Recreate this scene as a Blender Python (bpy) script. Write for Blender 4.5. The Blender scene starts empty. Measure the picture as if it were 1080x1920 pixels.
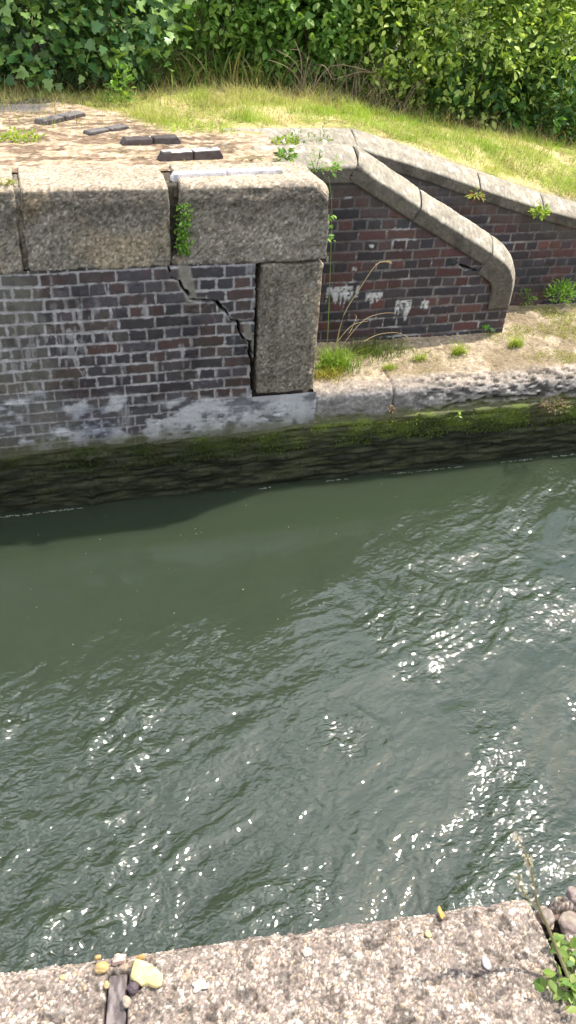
import bpy, math, random
import numpy as np
from mathutils import Vector, Matrix
random.seed(7); rng = np.random.default_rng(7)
S = bpy.context.scene; COL = S.collection

# ------------------------------------------------------------------ camera
FOC = 1600.0
n_ = np.array([-150/FOC, 2190/FOC, 1.0]); n_ /= np.linalg.norm(n_)
X_ = np.array([6320/FOC, -751/FOC, 1.0]); X_ -= X_.dot(n_)*n_; X_ /= np.linalg.norm(X_)
Z_ = -n_; Y_ = np.cross(Z_, X_); RW = np.array([X_, Y_, Z_])
CAM = np.array([0, 0, 1.5])
def ray(px, py): return RW @ np.array([(px-540)/FOC, (py-960)/FOC, 1.0])
def onY(px, py, D): d = ray(px, py); return CAM + d*(D/d[1])
def onZ(px, py, z): d = ray(px, py); return CAM + d*((z-CAM[2])/d[2])
cd = bpy.data.cameras.new('camera'); cam = bpy.data.objects.new('camera', cd); COL.objects.link(cam)
cx = RW @ np.array([1, 0, 0]); cy = RW @ np.array([0, -1, 0]); cz = RW @ np.array([0, 0, -1])
cam.matrix_world = Matrix([[cx[0], cy[0], cz[0], 0], [cx[1], cy[1], cz[1], 0], [cx[2], cy[2], cz[2], 1.5], [0, 0, 0, 1]])
cd.sensor_fit = 'VERTICAL'; cd.sensor_height = 24; cd.lens = 24*FOC/1920; cd.clip_start = .05; cd.clip_end = 2000
S.camera = cam

# ------------------------------------------------------------------ light
EL, AZ = math.radians(60), math.radians(70)      # azimuth from +Y towards +X
sdir = Vector((math.sin(AZ)*math.cos(EL), math.cos(AZ)*math.cos(EL), math.sin(EL)))
W = bpy.data.worlds.new('World'); S.world = W; W.use_nodes = True
nt = W.node_tree; nt.nodes.clear()
out = nt.nodes.new('ShaderNodeOutputWorld'); bg = nt.nodes.new('ShaderNodeBackground')
sky = nt.nodes.new('ShaderNodeTexSky'); sky.sky_type = 'NISHITA'; sky.sun_disc = False
sky.sun_elevation = EL; sky.sun_rotation = AZ; sky.air_density = 1.3; sky.dust_density = 2.0
tc = nt.nodes.new('ShaderNodeTexCoord'); cn = nt.nodes.new('ShaderNodeTexNoise')
cn.inputs['Scale'].default_value = 2.6; cn.inputs['Detail'].default_value = 8; cn.inputs['Roughness'].default_value = .58
cr = nt.nodes.new('ShaderNodeValToRGB'); cr.color_ramp.elements[0].position = .44; cr.color_ramp.elements[1].position = .56
mx = nt.nodes.new('ShaderNodeMix'); mx.data_type = 'RGBA'
mx.inputs[7].default_value = (14, 14.6, 15.6, 1)
nt.links.new(tc.outputs['Generated'], cn.inputs['Vector']); nt.links.new(cn.outputs['Fac'], cr.inputs['Fac'])
nt.links.new(cr.outputs['Color'], mx.inputs[0]); nt.links.new(sky.outputs['Color'], mx.inputs[6])
nt.links.new(mx.outputs[2], bg.inputs['Color']); nt.links.new(bg.outputs[0], out.inputs['Surface'])
bg.inputs['Strength'].default_value = .125
sl = bpy.data.lights.new('sun', 'SUN'); sl.energy = 4.8; sl.angle = math.radians(.5); sl.color = (1, .95, .86)
so = bpy.data.objects.new('sun', sl); COL.objects.link(so); so.rotation_euler = sdir.to_track_quat('Z', 'Y').to_euler()
S.view_settings.view_transform = 'Standard'; S.view_settings.look = 'None'
S.view_settings.exposure = 0.42; S.view_settings.gamma = 1
S.render.engine = 'CYCLES'
S.cycles.use_denoising = True; S.cycles.max_bounces = 6; S.cycles.transparent_max_bounces = 4
S.cycles.sample_clamp_indirect = 4; S.cycles.caustics_reflective = False; S.cycles.caustics_refractive = False

# ------------------------------------------------------------------ noise
def hsh(i, j, k, s=0):
    with np.errstate(over='ignore'):
        h = (i.astype(np.int64)*374761393 + j.astype(np.int64)*668265263 + k.astype(np.int64)*2147483647 + s*1274126177) & 0xffffffff
        h = ((h ^ (h >> 13))*1274126177) & 0xffffffff
        h = ((h ^ (h >> 16))*2246822519) & 0xffffffff
        h ^= h >> 15
    return (h & 0xffffff)/float(0xffffff)
def vn(P, s=0):
    I = np.floor(P); f = P-I; I = I.astype(np.int64); f = f*f*(3-2*f); r = 0
    for a in (0, 1):
        for b in (0, 1):
            for c in (0, 1):
                w = (f[:, 0] if a else 1-f[:, 0])*(f[:, 1] if b else 1-f[:, 1])*(f[:, 2] if c else 1-f[:, 2])
                r = r + w*hsh(I[:, 0]+a, I[:, 1]+b, I[:, 2]+c, s)
    return r
def fbm(P, sc=1., o=4, s=0, g=.5):
    P = np.asarray(P)*sc; r = 0; a = 1; t = 0
    for k in range(o): r = r+a*vn(P, s+k*17); t += a; a *= g; P = P*2.03+5.1
    return r/t
def worley(P, sc, s=0, flat=False):
    P = P*sc; I = np.floor(P).astype(np.int64)
    F1 = np.full(len(P), 9.); F2 = F1.copy(); ID = np.zeros(len(P))
    for a in (-1, 0, 1):
        for b in (-1, 0, 1):
            for c in ((0,) if flat else (-1, 0, 1)):
                x, y, z = I[:, 0]+a, I[:, 1]+b, I[:, 2]+c
                d = (x+hsh(x, y, z, s+1)-P[:, 0])**2+(y+hsh(x, y, z, s+2)-P[:, 1])**2
                if not flat: d = d+(z+hsh(x, y, z, s+3)-P[:, 2])**2
                i = hsh(x, y, z, s+4); n = d < F1
                F2 = np.where(n, F1, np.minimum(F2, d)); ID = np.where(n, i, ID); F1 = np.where(n, d, F1)
    return np.sqrt(F1), np.sqrt(F2), ID
def ss(x, a, b): t = np.clip((x-a)/(b-a), 0, 1); return t*t*(3-2*t)
def mixc(a, b, t): return np.asarray(a)*(1-t)[:, None]+np.asarray(b)*t[:, None]
def V3(x, y, z): return np.stack([x+0*z, y+0*x, z+0*x], 1) if np.ndim(x) or np.ndim(z) else np.array([[x, y, z]])
def pdist(x, z, pts):
    d = np.full(len(x), 9.)
    for (a, b), (c, e) in zip(pts[:-1], pts[1:]):
        L = (c-a)**2+(e-b)**2+1e-9; t = np.clip(((x-a)*(c-a)+(z-b)*(e-b))/L, 0, 1)
        d = np.minimum(d, np.hypot(x-a-t*(c-a), z-b-t*(e-b)))
    return d

# ------------------------------------------------------------------ mesh helpers
def mesh(name, V, F, mat, parent=None, col=None, smooth=True, loc=None):
    V = np.asarray(V, dtype=np.float32); 
    me = bpy.data.meshes.new(name); groups = F if isinstance(F, list) else [F]
    groups = [np.asarray(g, dtype=np.int32) for g in groups if len(g)]
    me.vertices.add(len(V)); me.vertices.foreach_set('co', V.ravel())
    nl = sum(g.size for g in groups); npoly = sum(len(g) for g in groups)
    me.loops.add(nl); me.polygons.add(npoly)
    me.loops.foreach_set('vertex_index', np.concatenate([g.ravel() for g in groups]))
    st = np.concatenate([np.full(len(g), g.shape[1]) for g in groups]); starts = np.concatenate([[0], np.cumsum(st)[:-1]])
    me.polygons.foreach_set('loop_start', starts.astype(np.int32))
    if smooth: me.polygons.foreach_set('use_smooth', np.ones(npoly, dtype=bool))
    me.update(calc_edges=True); me.validate()
    if col is not None:
        a = me.color_attributes.new('Col', 'FLOAT_COLOR', 'POINT')
        c = np.ones((len(V), 4), dtype=np.float32); c[:, :3] = np.clip(col, 0.002, .95); a.data.foreach_set('color', c.ravel())
    me.materials.append(mat)
    o = bpy.data.objects.new(name, me); COL.objects.link(o)
    if parent is not None: o.parent = parent
    return o
def tag(o, label=None, cat=None, group=None, kind=None):
    for k, v in (('label', label), ('category', cat), ('group', group), ('kind', kind)):
        if v: o[k] = v
    return o
def thing(name, label, cat, group=None):
    o = bpy.data.objects.new(name, None); o.empty_display_size = .1; COL.objects.link(o); return tag(o, label, cat, group)
def gridF(nu, nv, off=0):
    i = np.arange(nu-1)[:, None]*nv+np.arange(nv-1)[None, :]; i = i.ravel()+off
    return np.stack([i, i+nv, i+nv+1, i+1], 1)
class MB:
    def __init__(s): s.V = []; s.F3 = []; s.F4 = []; s.C = []; s.n = 0
    def add(s, V, F, c):
        V = np.asarray(V, float); F = np.asarray(F)
        if len(V) == 0: return
        (s.F3 if F.shape[1] == 3 else s.F4).append(F+s.n); s.V.append(V); s.n += len(V)
        c = np.asarray(c, float); s.C.append(np.broadcast_to(c, (len(V), 3)) if c.ndim == 1 else c)
    def build(s, name, mat, parent=None, smooth=True):
        F = [np.concatenate(f) for f in (s.F3, s.F4) if f]
        return mesh(name, np.concatenate(s.V), F, mat, parent, np.concatenate(s.C), smooth)

def rbox(lo, hi, r, res, skip=()):
    """rounded box surface: base points, outward normals, quads. skip e.g. ('-z','+y')"""
    lo = np.array(lo, float); hi = np.array(hi, float); c = [np.linspace(lo[k], hi[k], max(2, int(round((hi[k]-lo[k])/res))+1)) for k in range(3)]
    Vs = []; Fs = []; off = 0
    for ax in range(3):
        for sg in (-1, 1):
            if ('-' if sg < 0 else '+')+'xyz'[ax] in skip: continue
            u, v = [k for k in range(3) if k != ax]
            A, B = np.meshgrid(c[u], c[v], indexing='ij'); P = np.zeros((A.size, 3)); P[:, u] = A.ravel(); P[:, v] = B.ravel(); P[:, ax] = (lo if sg < 0 else hi)[ax]
            f = gridF(len(c[u]), len(c[v]), off)
            if (sg > 0) == (ax == 1): f = f[:, ::-1]
            Vs.append(P); Fs.append(f); off += len(P)
    V = np.concatenate(Vs); F = np.concatenate(Fs)
    key = np.round(V*1e5).astype(np.int64); _, ix, inv = np.unique(key, axis=0, return_index=True, return_inverse=True)
    V = V[ix]; F = inv.ravel()[F]
    q = np.clip(V, lo+r, hi-r); d = V-q; L = np.linalg.norm(d, axis=1, keepdims=True)+1e-9; N = d/L
    return q+N*r, N, F

# leaf templates (x along, y across, z up)
_l = [(0, 0, 0), (.22, .20, .05), (.5, .29, .07), (.78, .18, .02), (1, 0, -.10), (.78, -.18, .02), (.5, -.29, .07), (.22, -.20, .05), (.5, 0, -.01)]
LEAF = (np.array(_l), np.array([[8, (k+1) % 8, k] for k in range(8)]))
NARROW = (LEAF[0]*[1, .55, 1], LEAF[1])
_a = np.radians([200, 235, 260, 300, 335, 0, 25, 60, 100, 125, 160]); 
_iv = [(0, 0), (-.05, .22), (.1, .5), (.3, .33), (.55, .42), (.62, .2), (1, 0), (.62, -.2), (.55, -.42), (.3, -.33), (.1, -.5), (-.05, -.22)]
IVY = (np.array([[x, y, .12*abs(y)-.12*x*x] for x, y in _iv]+[[.3, 0, .0]]), np.array([[12, k, (k+1) % 12][::-1] for k in range(12)]))
def leaves(mb, P, D, U, size, col, tmpl=LEAF):
    """P base, D direction, U approx normal (N,3); size (N,), col (N,3)"""
    N = len(P)
    if not N: return
    D = D/(np.linalg.norm(D, axis=1, keepdims=True)+1e-9); Sd = np.cross(U, D); Sd /= np.linalg.norm(Sd, axis=1, keepdims=True)+1e-9; Up = np.cross(D, Sd)
    T, F = tmpl; k = len(T)
    V = P[:, None]+size[:, None, None]*(T[None, :, 0, None]*D[:, None]+T[None, :, 1, None]*Sd[:, None]+T[None, :, 2, None]*Up[:, None])
    mb.add(V.reshape(-1, 3), (F[None]+(np.arange(N)*k)[:, None, None]).reshape(-1, 3), np.repeat(col, k, 0))
def blades(mb, P, h, lean, w, c0, c1, seg=3, droop=1.0):
    """grass blades: P base, h length, lean (N,2) horizontal tip offset relative to length"""
    N = len(P)
    if not N: return
    lean = np.asarray(lean); a = rng.uniform(0, 2*np.pi, N); side = np.stack([np.cos(a), np.sin(a), 0*a], 1)
    Vs = []; Cs = []
    for s in range(seg+1):
        t = s/seg; off = np.zeros((N, 3)); off[:, :2] = lean*(h*t**1.7)[:, None]; l = np.hypot(lean[:, 0], lean[:, 1])
        off[:, 2] = h*(t-np.minimum(l, 1.5)*.35*droop*t**2.4)
        ww = (w*(1-t**1.5)*.5+.0003)[:, None]
        Vs += [P+off-side*ww, P+off+side*ww]; c = c0*(1-t)+c1*t; Cs += [c, c]
    k = 2*(seg+1); V = np.stack(Vs, 1).reshape(-1, 3); C = np.stack(Cs, 1).reshape(-1, 3)
    f = np.array([[2*s, 2*s+1, 2*s+3, 2*s+2] for s in range(seg)])
    mb.add(V, (f[None]+(np.arange(N)*k)[:, None, None]).reshape(-1, 4), C)
def tube(mb, pts, rad, col, ns=6, sub=4):
    pts = np.array(pts, float); rad = np.array(rad, float)*np.ones(len(pts))
    if sub > 1 and len(pts) > 2:
        t = np.linspace(0, len(pts)-1, (len(pts)-1)*sub+1); i = np.minimum(t.astype(int), len(pts)-2); f = (t-i)[:, None]
        p0 = pts[np.maximum(i-1, 0)]; p1 = pts[i]; p2 = pts[i+1]; p3 = pts[np.minimum(i+2, len(pts)-1)]
        rad = np.interp(t, np.arange(len(rad)), rad)
        pts = .5*(2*p1+(p2-p0)*f+(2*p0-5*p1+4*p2-p3)*f**2+(-p0+3*p1-3*p2+p3)*f**3)
    n = len(pts); T = np.gradient(pts, axis=0); T /= np.linalg.norm(T, axis=1, keepdims=True)+1e-9
    A = np.cross(T, [0.31, .17, .93]); A /= np.linalg.norm(A, axis=1, keepdims=True)+1e-9; B = np.cross(T, A)
    an = np.arange(ns)*2*np.pi/ns
    V = (pts[:, None]+rad[:, None, None]*(np.cos(an)[None, :, None]*A[:, None]+np.sin(an)[None, :, None]*B[:, None])).reshape(-1, 3)
    i = np.arange(n-1)[:, None]*ns; j = np.arange(ns)[None]; j2 = (j+1) % ns
    mb.add(V, np.stack([i+j, i+j2, i+ns+j2, i+ns+j], -1).reshape(-1, 4), np.asarray(col))
    return pts

# ------------------------------------------------------------------ materials
def mat(name, rough=.85, spec=.3, bump=0., bscale=200., transl=0., var=.0, vscale=40.):
    m = bpy.data.materials.new(name); m.use_nodes = True; t = m.node_tree; b = t.nodes['Principled BSDF']
    a = t.nodes.new('ShaderNodeAttribute'); a.attribute_name = 'Col'; csock = a.outputs['Color']
    g = t.nodes.new('ShaderNodeNewGeometry')
    if var:
        n = t.nodes.new('ShaderNodeTexNoise'); n.inputs['Scale'].default_value = vscale; n.inputs['Detail'].default_value = 6
        t.links.new(g.outputs['Position'], n.inputs['Vector'])
        mr = t.nodes.new('ShaderNodeMapRange'); mr.inputs['From Min'].default_value = .3; mr.inputs['From Max'].default_value = .7
        mr.inputs['To Min'].default_value = 1-var; mr.inputs['To Max'].default_value = 1+var
        t.links.new(n.outputs['Fac'], mr.inputs['Value'])
        vm = t.nodes.new('ShaderNodeVectorMath'); vm.operation = 'SCALE'; t.links.new(csock, vm.inputs[0]); t.links.new(mr.outputs[0], vm.inputs['Scale']); csock = vm.outputs[0]
    t.links.new(csock, b.inputs['Base Color']); b.inputs['Roughness'].default_value = rough; b.inputs['Specular IOR Level'].default_value = spec
    if bump:
        n2 = t.nodes.new('ShaderNodeTexNoise'); n2.inputs['Scale'].default_value = bscale; n2.inputs['Detail'].default_value = 5
        t.links.new(g.outputs['Position'], n2.inputs['Vector'])
        bu = t.nodes.new('ShaderNodeBump'); bu.inputs['Strength'].default_value = 1; bu.inputs['Distance'].default_value = bump
        t.links.new(n2.outputs['Fac'], bu.inputs['Height']); t.links.new(bu.outputs[0], b.inputs['Normal'])
    if transl:
        tr = t.nodes.new('ShaderNodeBsdfTranslucent'); ms = t.nodes.new('ShaderNodeMixShader'); ms.inputs[0].default_value = transl
        vm = t.nodes.new('ShaderNodeVectorMath'); vm.operation = 'MULTIPLY'; vm.inputs[1].default_value = (1.3, 1.35, .5)
        t.links.new(csock, vm.inputs[0]); t.links.new(vm.outputs[0], tr.inputs['Color'])
        t.links.new(b.outputs[0], ms.inputs[1]); t.links.new(tr.outputs[0], ms.inputs[2])
        t.links.new(ms.outputs[0], t.nodes['Material Output'].inputs['Surface'])
    return m
M_CONC = mat('weathered_concrete', .92, .2, .0025, 160, var=.18, vscale=60)
M_NEAR = mat('exposed_aggregate', .85, .25, .0015, 420, var=.15, vscale=260)
M_BRICK = mat('old_brick', .75, .3, .0015, 260, var=.15, vscale=90)
M_MOSS = mat('wet_moss', .8, .3, .004, 120, var=.3, vscale=70)
M_SOIL = mat('soil', .95, .1, .004, 90, var=.25, vscale=50)
M_LEAF = mat('leaf', .5, .4, transl=.38)
M_GLOSS = mat('glossy_leaf', .38, .5, transl=.25)
M_GRASS = mat('grass_blade', .6, .25, transl=.35)
M_WOOD = mat('bark', .9, .2, .002, 150, var=.2)
M_STONE = mat('pebble', .6, .35, .0008, 300, var=.12, vscale=120)

# ------------------------------------------------------------------ water
def coords(a, b, res, lo, hi):
    m = np.arange(a, b+res/2, res); L = a-np.geomspace(.03, a-lo, 22)[::-1] if lo < a else []; R = b+np.geomspace(.03, hi-b, 22) if hi > b else []
    return np.concatenate([L, m, R])
xs = coords(-1.2, 5.3, .0085, -150, 150); ys = np.arange(.70, 5.165, .0085)
A, B = np.meshgrid(xs, ys, indexing='ij'); wx, wy = A.ravel(), B.ravel()
P = V3(wx, wy, 0*wx)
ang = math.radians(30); ua = wx*math.cos(ang)+wy*math.sin(ang); va = -wx*math.sin(ang)+wy*math.cos(ang)
w1 = fbm(P, 1.2, 3, 5)-.5; w2 = fbm(P, 1.1, 3, 9)-.5
R1 = np.stack([ua+.5*w1, va+.45*w2, 0*ua], 1)
def ridge(P, sc, s): return 1-np.abs(2*fbm(P, sc, 2, s)-1)*2
big = fbm(R1*[.8, 1.7, 1], 1.5, 3, 11)-.5
mid = fbm(R1*[1., 1.8, 1], 5.0, 2, 23)-.5
R2 = R1+.03*np.stack([fbm(P, 7, 2, 81), fbm(P, 7, 2, 82), 0*wx], 1)
cre = ridge(R2*[.9, 1.5, 1], 3.2, 31)
fine = fbm(R2*[1., 1.5, 1], 17, 2, 41)-.5
fin2 = ridge(R2*[1., 1.4, 1], 13, 47)
calm = ss(5.15-wy+.42*(wx-1)+.9*(fbm(P, .9, 3, 77)-.5), .5, 2.1)*.96+.04
patch = .38+.25*ss(1.4-wx, 0, 1.6)+1.05*ss(fbm(R1*[.8, 1.5, 1], 1.5, 3, 55), .42, .62)
sw = np.exp(-(((wx-2.35)/.55)**2+((wy-2.95)/.30)**2)); patch = patch*(1-.85*sw)*(1-.42*ss(wx, 1.2, 2.8))*(1+.30*ss(.9-wx, 0, 1))
rip = np.sqrt(np.maximum(0, 1-np.abs(2*vn(R2*[9.0, 13, 1], 91)-1)))*.6+np.abs(2*vn(R2*[17, 24, 1]+3.3, 93)-1)*.4
h = calm*(.050*big+.026*mid*patch+.008*cre**2*patch+.008*fine*patch+.0145*(rip-.5)*patch+.0025*fin2**2*patch)
far = ss(np.abs(wx-2), 6, 9); h = h*(1-far)
m = bpy.data.materials.new('canal_water'); m.use_nodes = True; t = m.node_tree; b = t.nodes['Principled BSDF']
b.inputs['Base Color'].default_value = (.040, .056, .032, 1); b.inputs['Roughness'].default_value = .04; b.inputs['IOR'].default_value = 1.8
b.inputs['Subsurface Weight'].default_value = 1; b.inputs['Subsurface Radius'].default_value = (.8, 1.0, .7); b.inputs['Subsurface Scale'].default_value = .7
g = t.nodes.new('ShaderNodeNewGeometry'); mp = t.nodes.new('ShaderNodeMapping'); mp.inputs['Scale'].default_value = (1, 1.5, 1); mp.inputs['Rotation'].default_value = (0, 0, -.5)
n1 = t.nodes.new('ShaderNodeTexNoise'); n1.inputs['Scale'].default_value = 26; n1.inputs['Detail'].default_value = .6; n1.inputs['Distortion'].default_value = .8
at = t.nodes.new('ShaderNodeAttribute'); at.attribute_name = 'Col'
bu = t.nodes.new('ShaderNodeBump'); bu.inputs['Distance'].default_value = .010
t.links.new(g.outputs['Position'], mp.inputs['Vector']); t.links.new(mp.outputs[0], n1.inputs['Vector'])
n4 = t.nodes.new('ShaderNodeTexNoise'); n4.inputs['Scale'].default_value = 75; n4.inputs['Detail'].default_value = 2
t.links.new(mp.outputs[0], n4.inputs['Vector']); ma = t.nodes.new('ShaderNodeMath'); ma.operation = 'MULTIPLY_ADD'; ma.inputs[1].default_value = .0
t.links.new(n4.outputs['Fac'], ma.inputs[0]); t.links.new(n1.outputs['Fac'], ma.inputs[2]); t.links.new(ma.outputs[0], bu.inputs['Height']); t.links.new(at.outputs['Color'], bu.inputs['Strength']); t.links.new(bu.outputs[0], b.inputs['Normal'])
cw = calm*patch/1.35*(1-far)
tag(mesh('water', np.stack([wx, wy, -2.16+h], 1), gridF(len(xs), len(ys)), m, col=np.stack([cw]*3, 1)), kind='structure')
bed = MB(); bed.add([[-150, .6, -3.6], [150, .6, -3.6], [150, 5.3, -3.6], [-150, 5.3, -3.6]], [[0, 1, 2, 3]], (.05, .05, .03)); tag(bed.build('canal_bed', M_SOIL), kind='structure')

# ------------------------------------------------------------------ concrete colouring
def conc(P, N, scale=60, base=(.30, .265, .21), dark=(.13, .115, .09), contrast=1., s=0):
    Pw = P+.010*(np.stack([fbm(P, 50, 2, s+71+k) for k in range(3)], 1)-.5)
    F1, F2, ID = worley(Pw, scale, s); G1, G2, I2 = worley(Pw, scale*.48, s+500)
    st = ss(F2-F1, .04, .3)*ss(ID, .25, .5); s2 = ss(.42-G1, 0, .1)*(I2 > .72)
    pal = np.array([[.36, .30, .22], [.44, .38, .30], [.26, .22, .17], [.34, .25, .19], [.56, .51, .44], [.20, .18, .17], [.38, .33, .25], [.30, .27, .22]])
    stone = pal[(ID*7.99).astype(int)]*(.7+.5*((ID*97) % 1))[:, None]; stone2 = pal[((I2*57 % 1)*7.99).astype(int)]*1.15
    mtx = mixc(np.asarray(dark)*np.ones((len(P), 1)), np.asarray(base)*np.ones((len(P), 1)), ss(fbm(P, scale*1.1, 3, s+20), .36, .6))
    c = mixc(mtx, stone, st*.7*contrast); c = mixc(c, stone2, s2*.8*contrast)
    big = fbm(P, 3.5, 4, s+3); c = c*(.75+.5*big)[:, None]*(.80+.4*fbm(P, 30, 4, s+4))[:, None]*[1.03, 1.0, .95]
    d = (st*(.3+.6*((ID*31) % 1))-.4)/scale*.20+s2*.08/scale+(fbm(P, 9, 3, s+8)-.5)*.024+(fbm(P, 38, 3, s+9)-.5)*.008
    return c, d

# ------------------------------------------------------------------ brick faces
SPLAT = []
def brickface(x0, x1, z0, z1, Yf, res, course, zref, pal, mortar, top=None, cracks=(), recol=None, s=0, L=.229, thick=.34, xoff=0., tint=(1., 1., 1.)):
    xs = np.arange(x0, x1+res/2, res); zs = np.arange(z0, z1+res/2, res)
    A, B = np.meshgrid(xs, zs, indexing='ij'); x = A.ravel(); z = B.ravel(); P = V3(x, 0*x+Yf, z)
    wx_ = x+.007*(fbm(P, 6, 2, s)-.5)+xoff; wz = z+.016*(fbm(P, 3.0, 2, s+5)-.5)
    row = np.floor((wz-zref)/course).astype(int); fz = (wz-zref)/course-row
    hd = (row % 2) == 0; LL = np.where(hd, L/2, L); off = np.where(hd, L/4, 0)+.012*(hsh(row, row*0, row*0, s)-.5)
    cell = np.floor((wx_+off)/LL); fx = (wx_+off)/LL-cell
    rid = hsh(row, cell.astype(int), row*0, s+9); rid2 = hsh(row, cell.astype(int), row*0, s+10); rid3 = hsh(row, cell.astype(int), row*0, s+12)
    ex = np.minimum(fx, 1-fx)*LL; ez = np.minimum(fz, 1-fz)*course
    e = np.minimum(ex, ez)-.0055-.006*(fbm(P, 45, 2, s+3)-.5)*2-.006*(fbm(P, 7, 2, s+4)-.5)*2
    br = ss(e, -.0012, .0038)
    pal = np.array(pal); c = pal[np.minimum((rid*len(pal)).astype(int), len(pal)-1)]*(.75+.5*rid2)[:, None]
    c = c*(.75+.5*fbm(P, 28, 4, s+21))[:, None]; c = mixc(c, c*[1.35, .95, .85], .5*ss(fbm(P, 12, 3, s+33), .5, .75))
    spall = ss(fbm(P, 30, 3, s+40), .62, .75)*ss(rid3, .75, .85)
    mc = np.asarray(mortar)*(.45+1.1*fbm(P, 20, 4, s+50))[:, None]
    dirt = ss(fbm(P, 2.2, 3, s+51), .42, .6); mc = mixc(mc, c*1.3+.015, dirt*.55)
    c = mixc(mc, c, br); hgt = .006*br*(.6+.8*rid3)-.007*spall+(fbm(P, 40, 3, s+60)-.5)*.004
    if recol is not None: c, hgt, br = recol(x, z, P, c, hgt, br, e)
    c = c*tint
    for pts, wd in cracks:
        d = pdist(x, z, pts)+.016*(fbm(P, 24, 3, s+70)-.5)*2
        k = 1-ss(d, wd*.55, wd*.55+.005); hgt = hgt-.10*k; c = mixc(c, np.array([.012, .011, .010]), k)
        lip = (1-ss(np.abs(d-wd-.008), 0, .012))*.45*(1-k)*ss(fbm(P, 14, 2, s+75), .42, .55); c = mixc(c, np.array([.34, .33, .31]), lip)
    V = np.stack([x, Yf-hgt, z], 1); F = gridF(len(xs), len(zs)); 
    F = F[:, :] 
    if top is not None:
        cen = V[F].mean(1); F = F[cen[:, 2] < top(cen[:, 0])]
    mb = MB(); mb.add(V, F, c)
    # body behind the face
    px = np.linspace(x0, x1, 60); pt = np.minimum(z1, top(px)) if top is not None else np.full(60, z1)
    n = 60; body = []
    for yy in (Yf+.115, Yf+thick):
        body.append(np.stack([px, 0*px+yy, 0*px+z0], 1)); body.append(np.stack([px, 0*px+yy, pt-.01], 1))
    body = np.concatenate(body); i = np.arange(n-1)
    q = lambda a, b_: np.stack([a*n+i, a*n+i+1, b_*n+i+1, b_*n+i], 1)
    FF = np.concatenate([q(0, 1), q(3, 2), q(1, 3), q(2, 0), [[0, n, 3*n, 2*n], [n-1, 3*n-1, 4*n-1, 2*n-1]]])
    mb.add(body, FF, np.array([.09, .07, .065]))
    return mb

PAL_BLUE = [(.058, .055, .064), (.064, .053, .053), (.050, .049, .056), (.068, .060, .058), (.063, .057, .067), (.052, .050, .060), (.068, .056, .051), (.062, .055, .058), (.056, .053, .060), (.055, .050, .056), (.076, .053, .051)]
PAL_RED = [(.065, .042, .042), (.058, .045, .047), (.090, .045, .042), (.046, .042, .047), (.075, .046, .044), (.052, .044, .047), (.042, .040, .045), (.048, .042, .045), (.092, .050, .044)]

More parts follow.
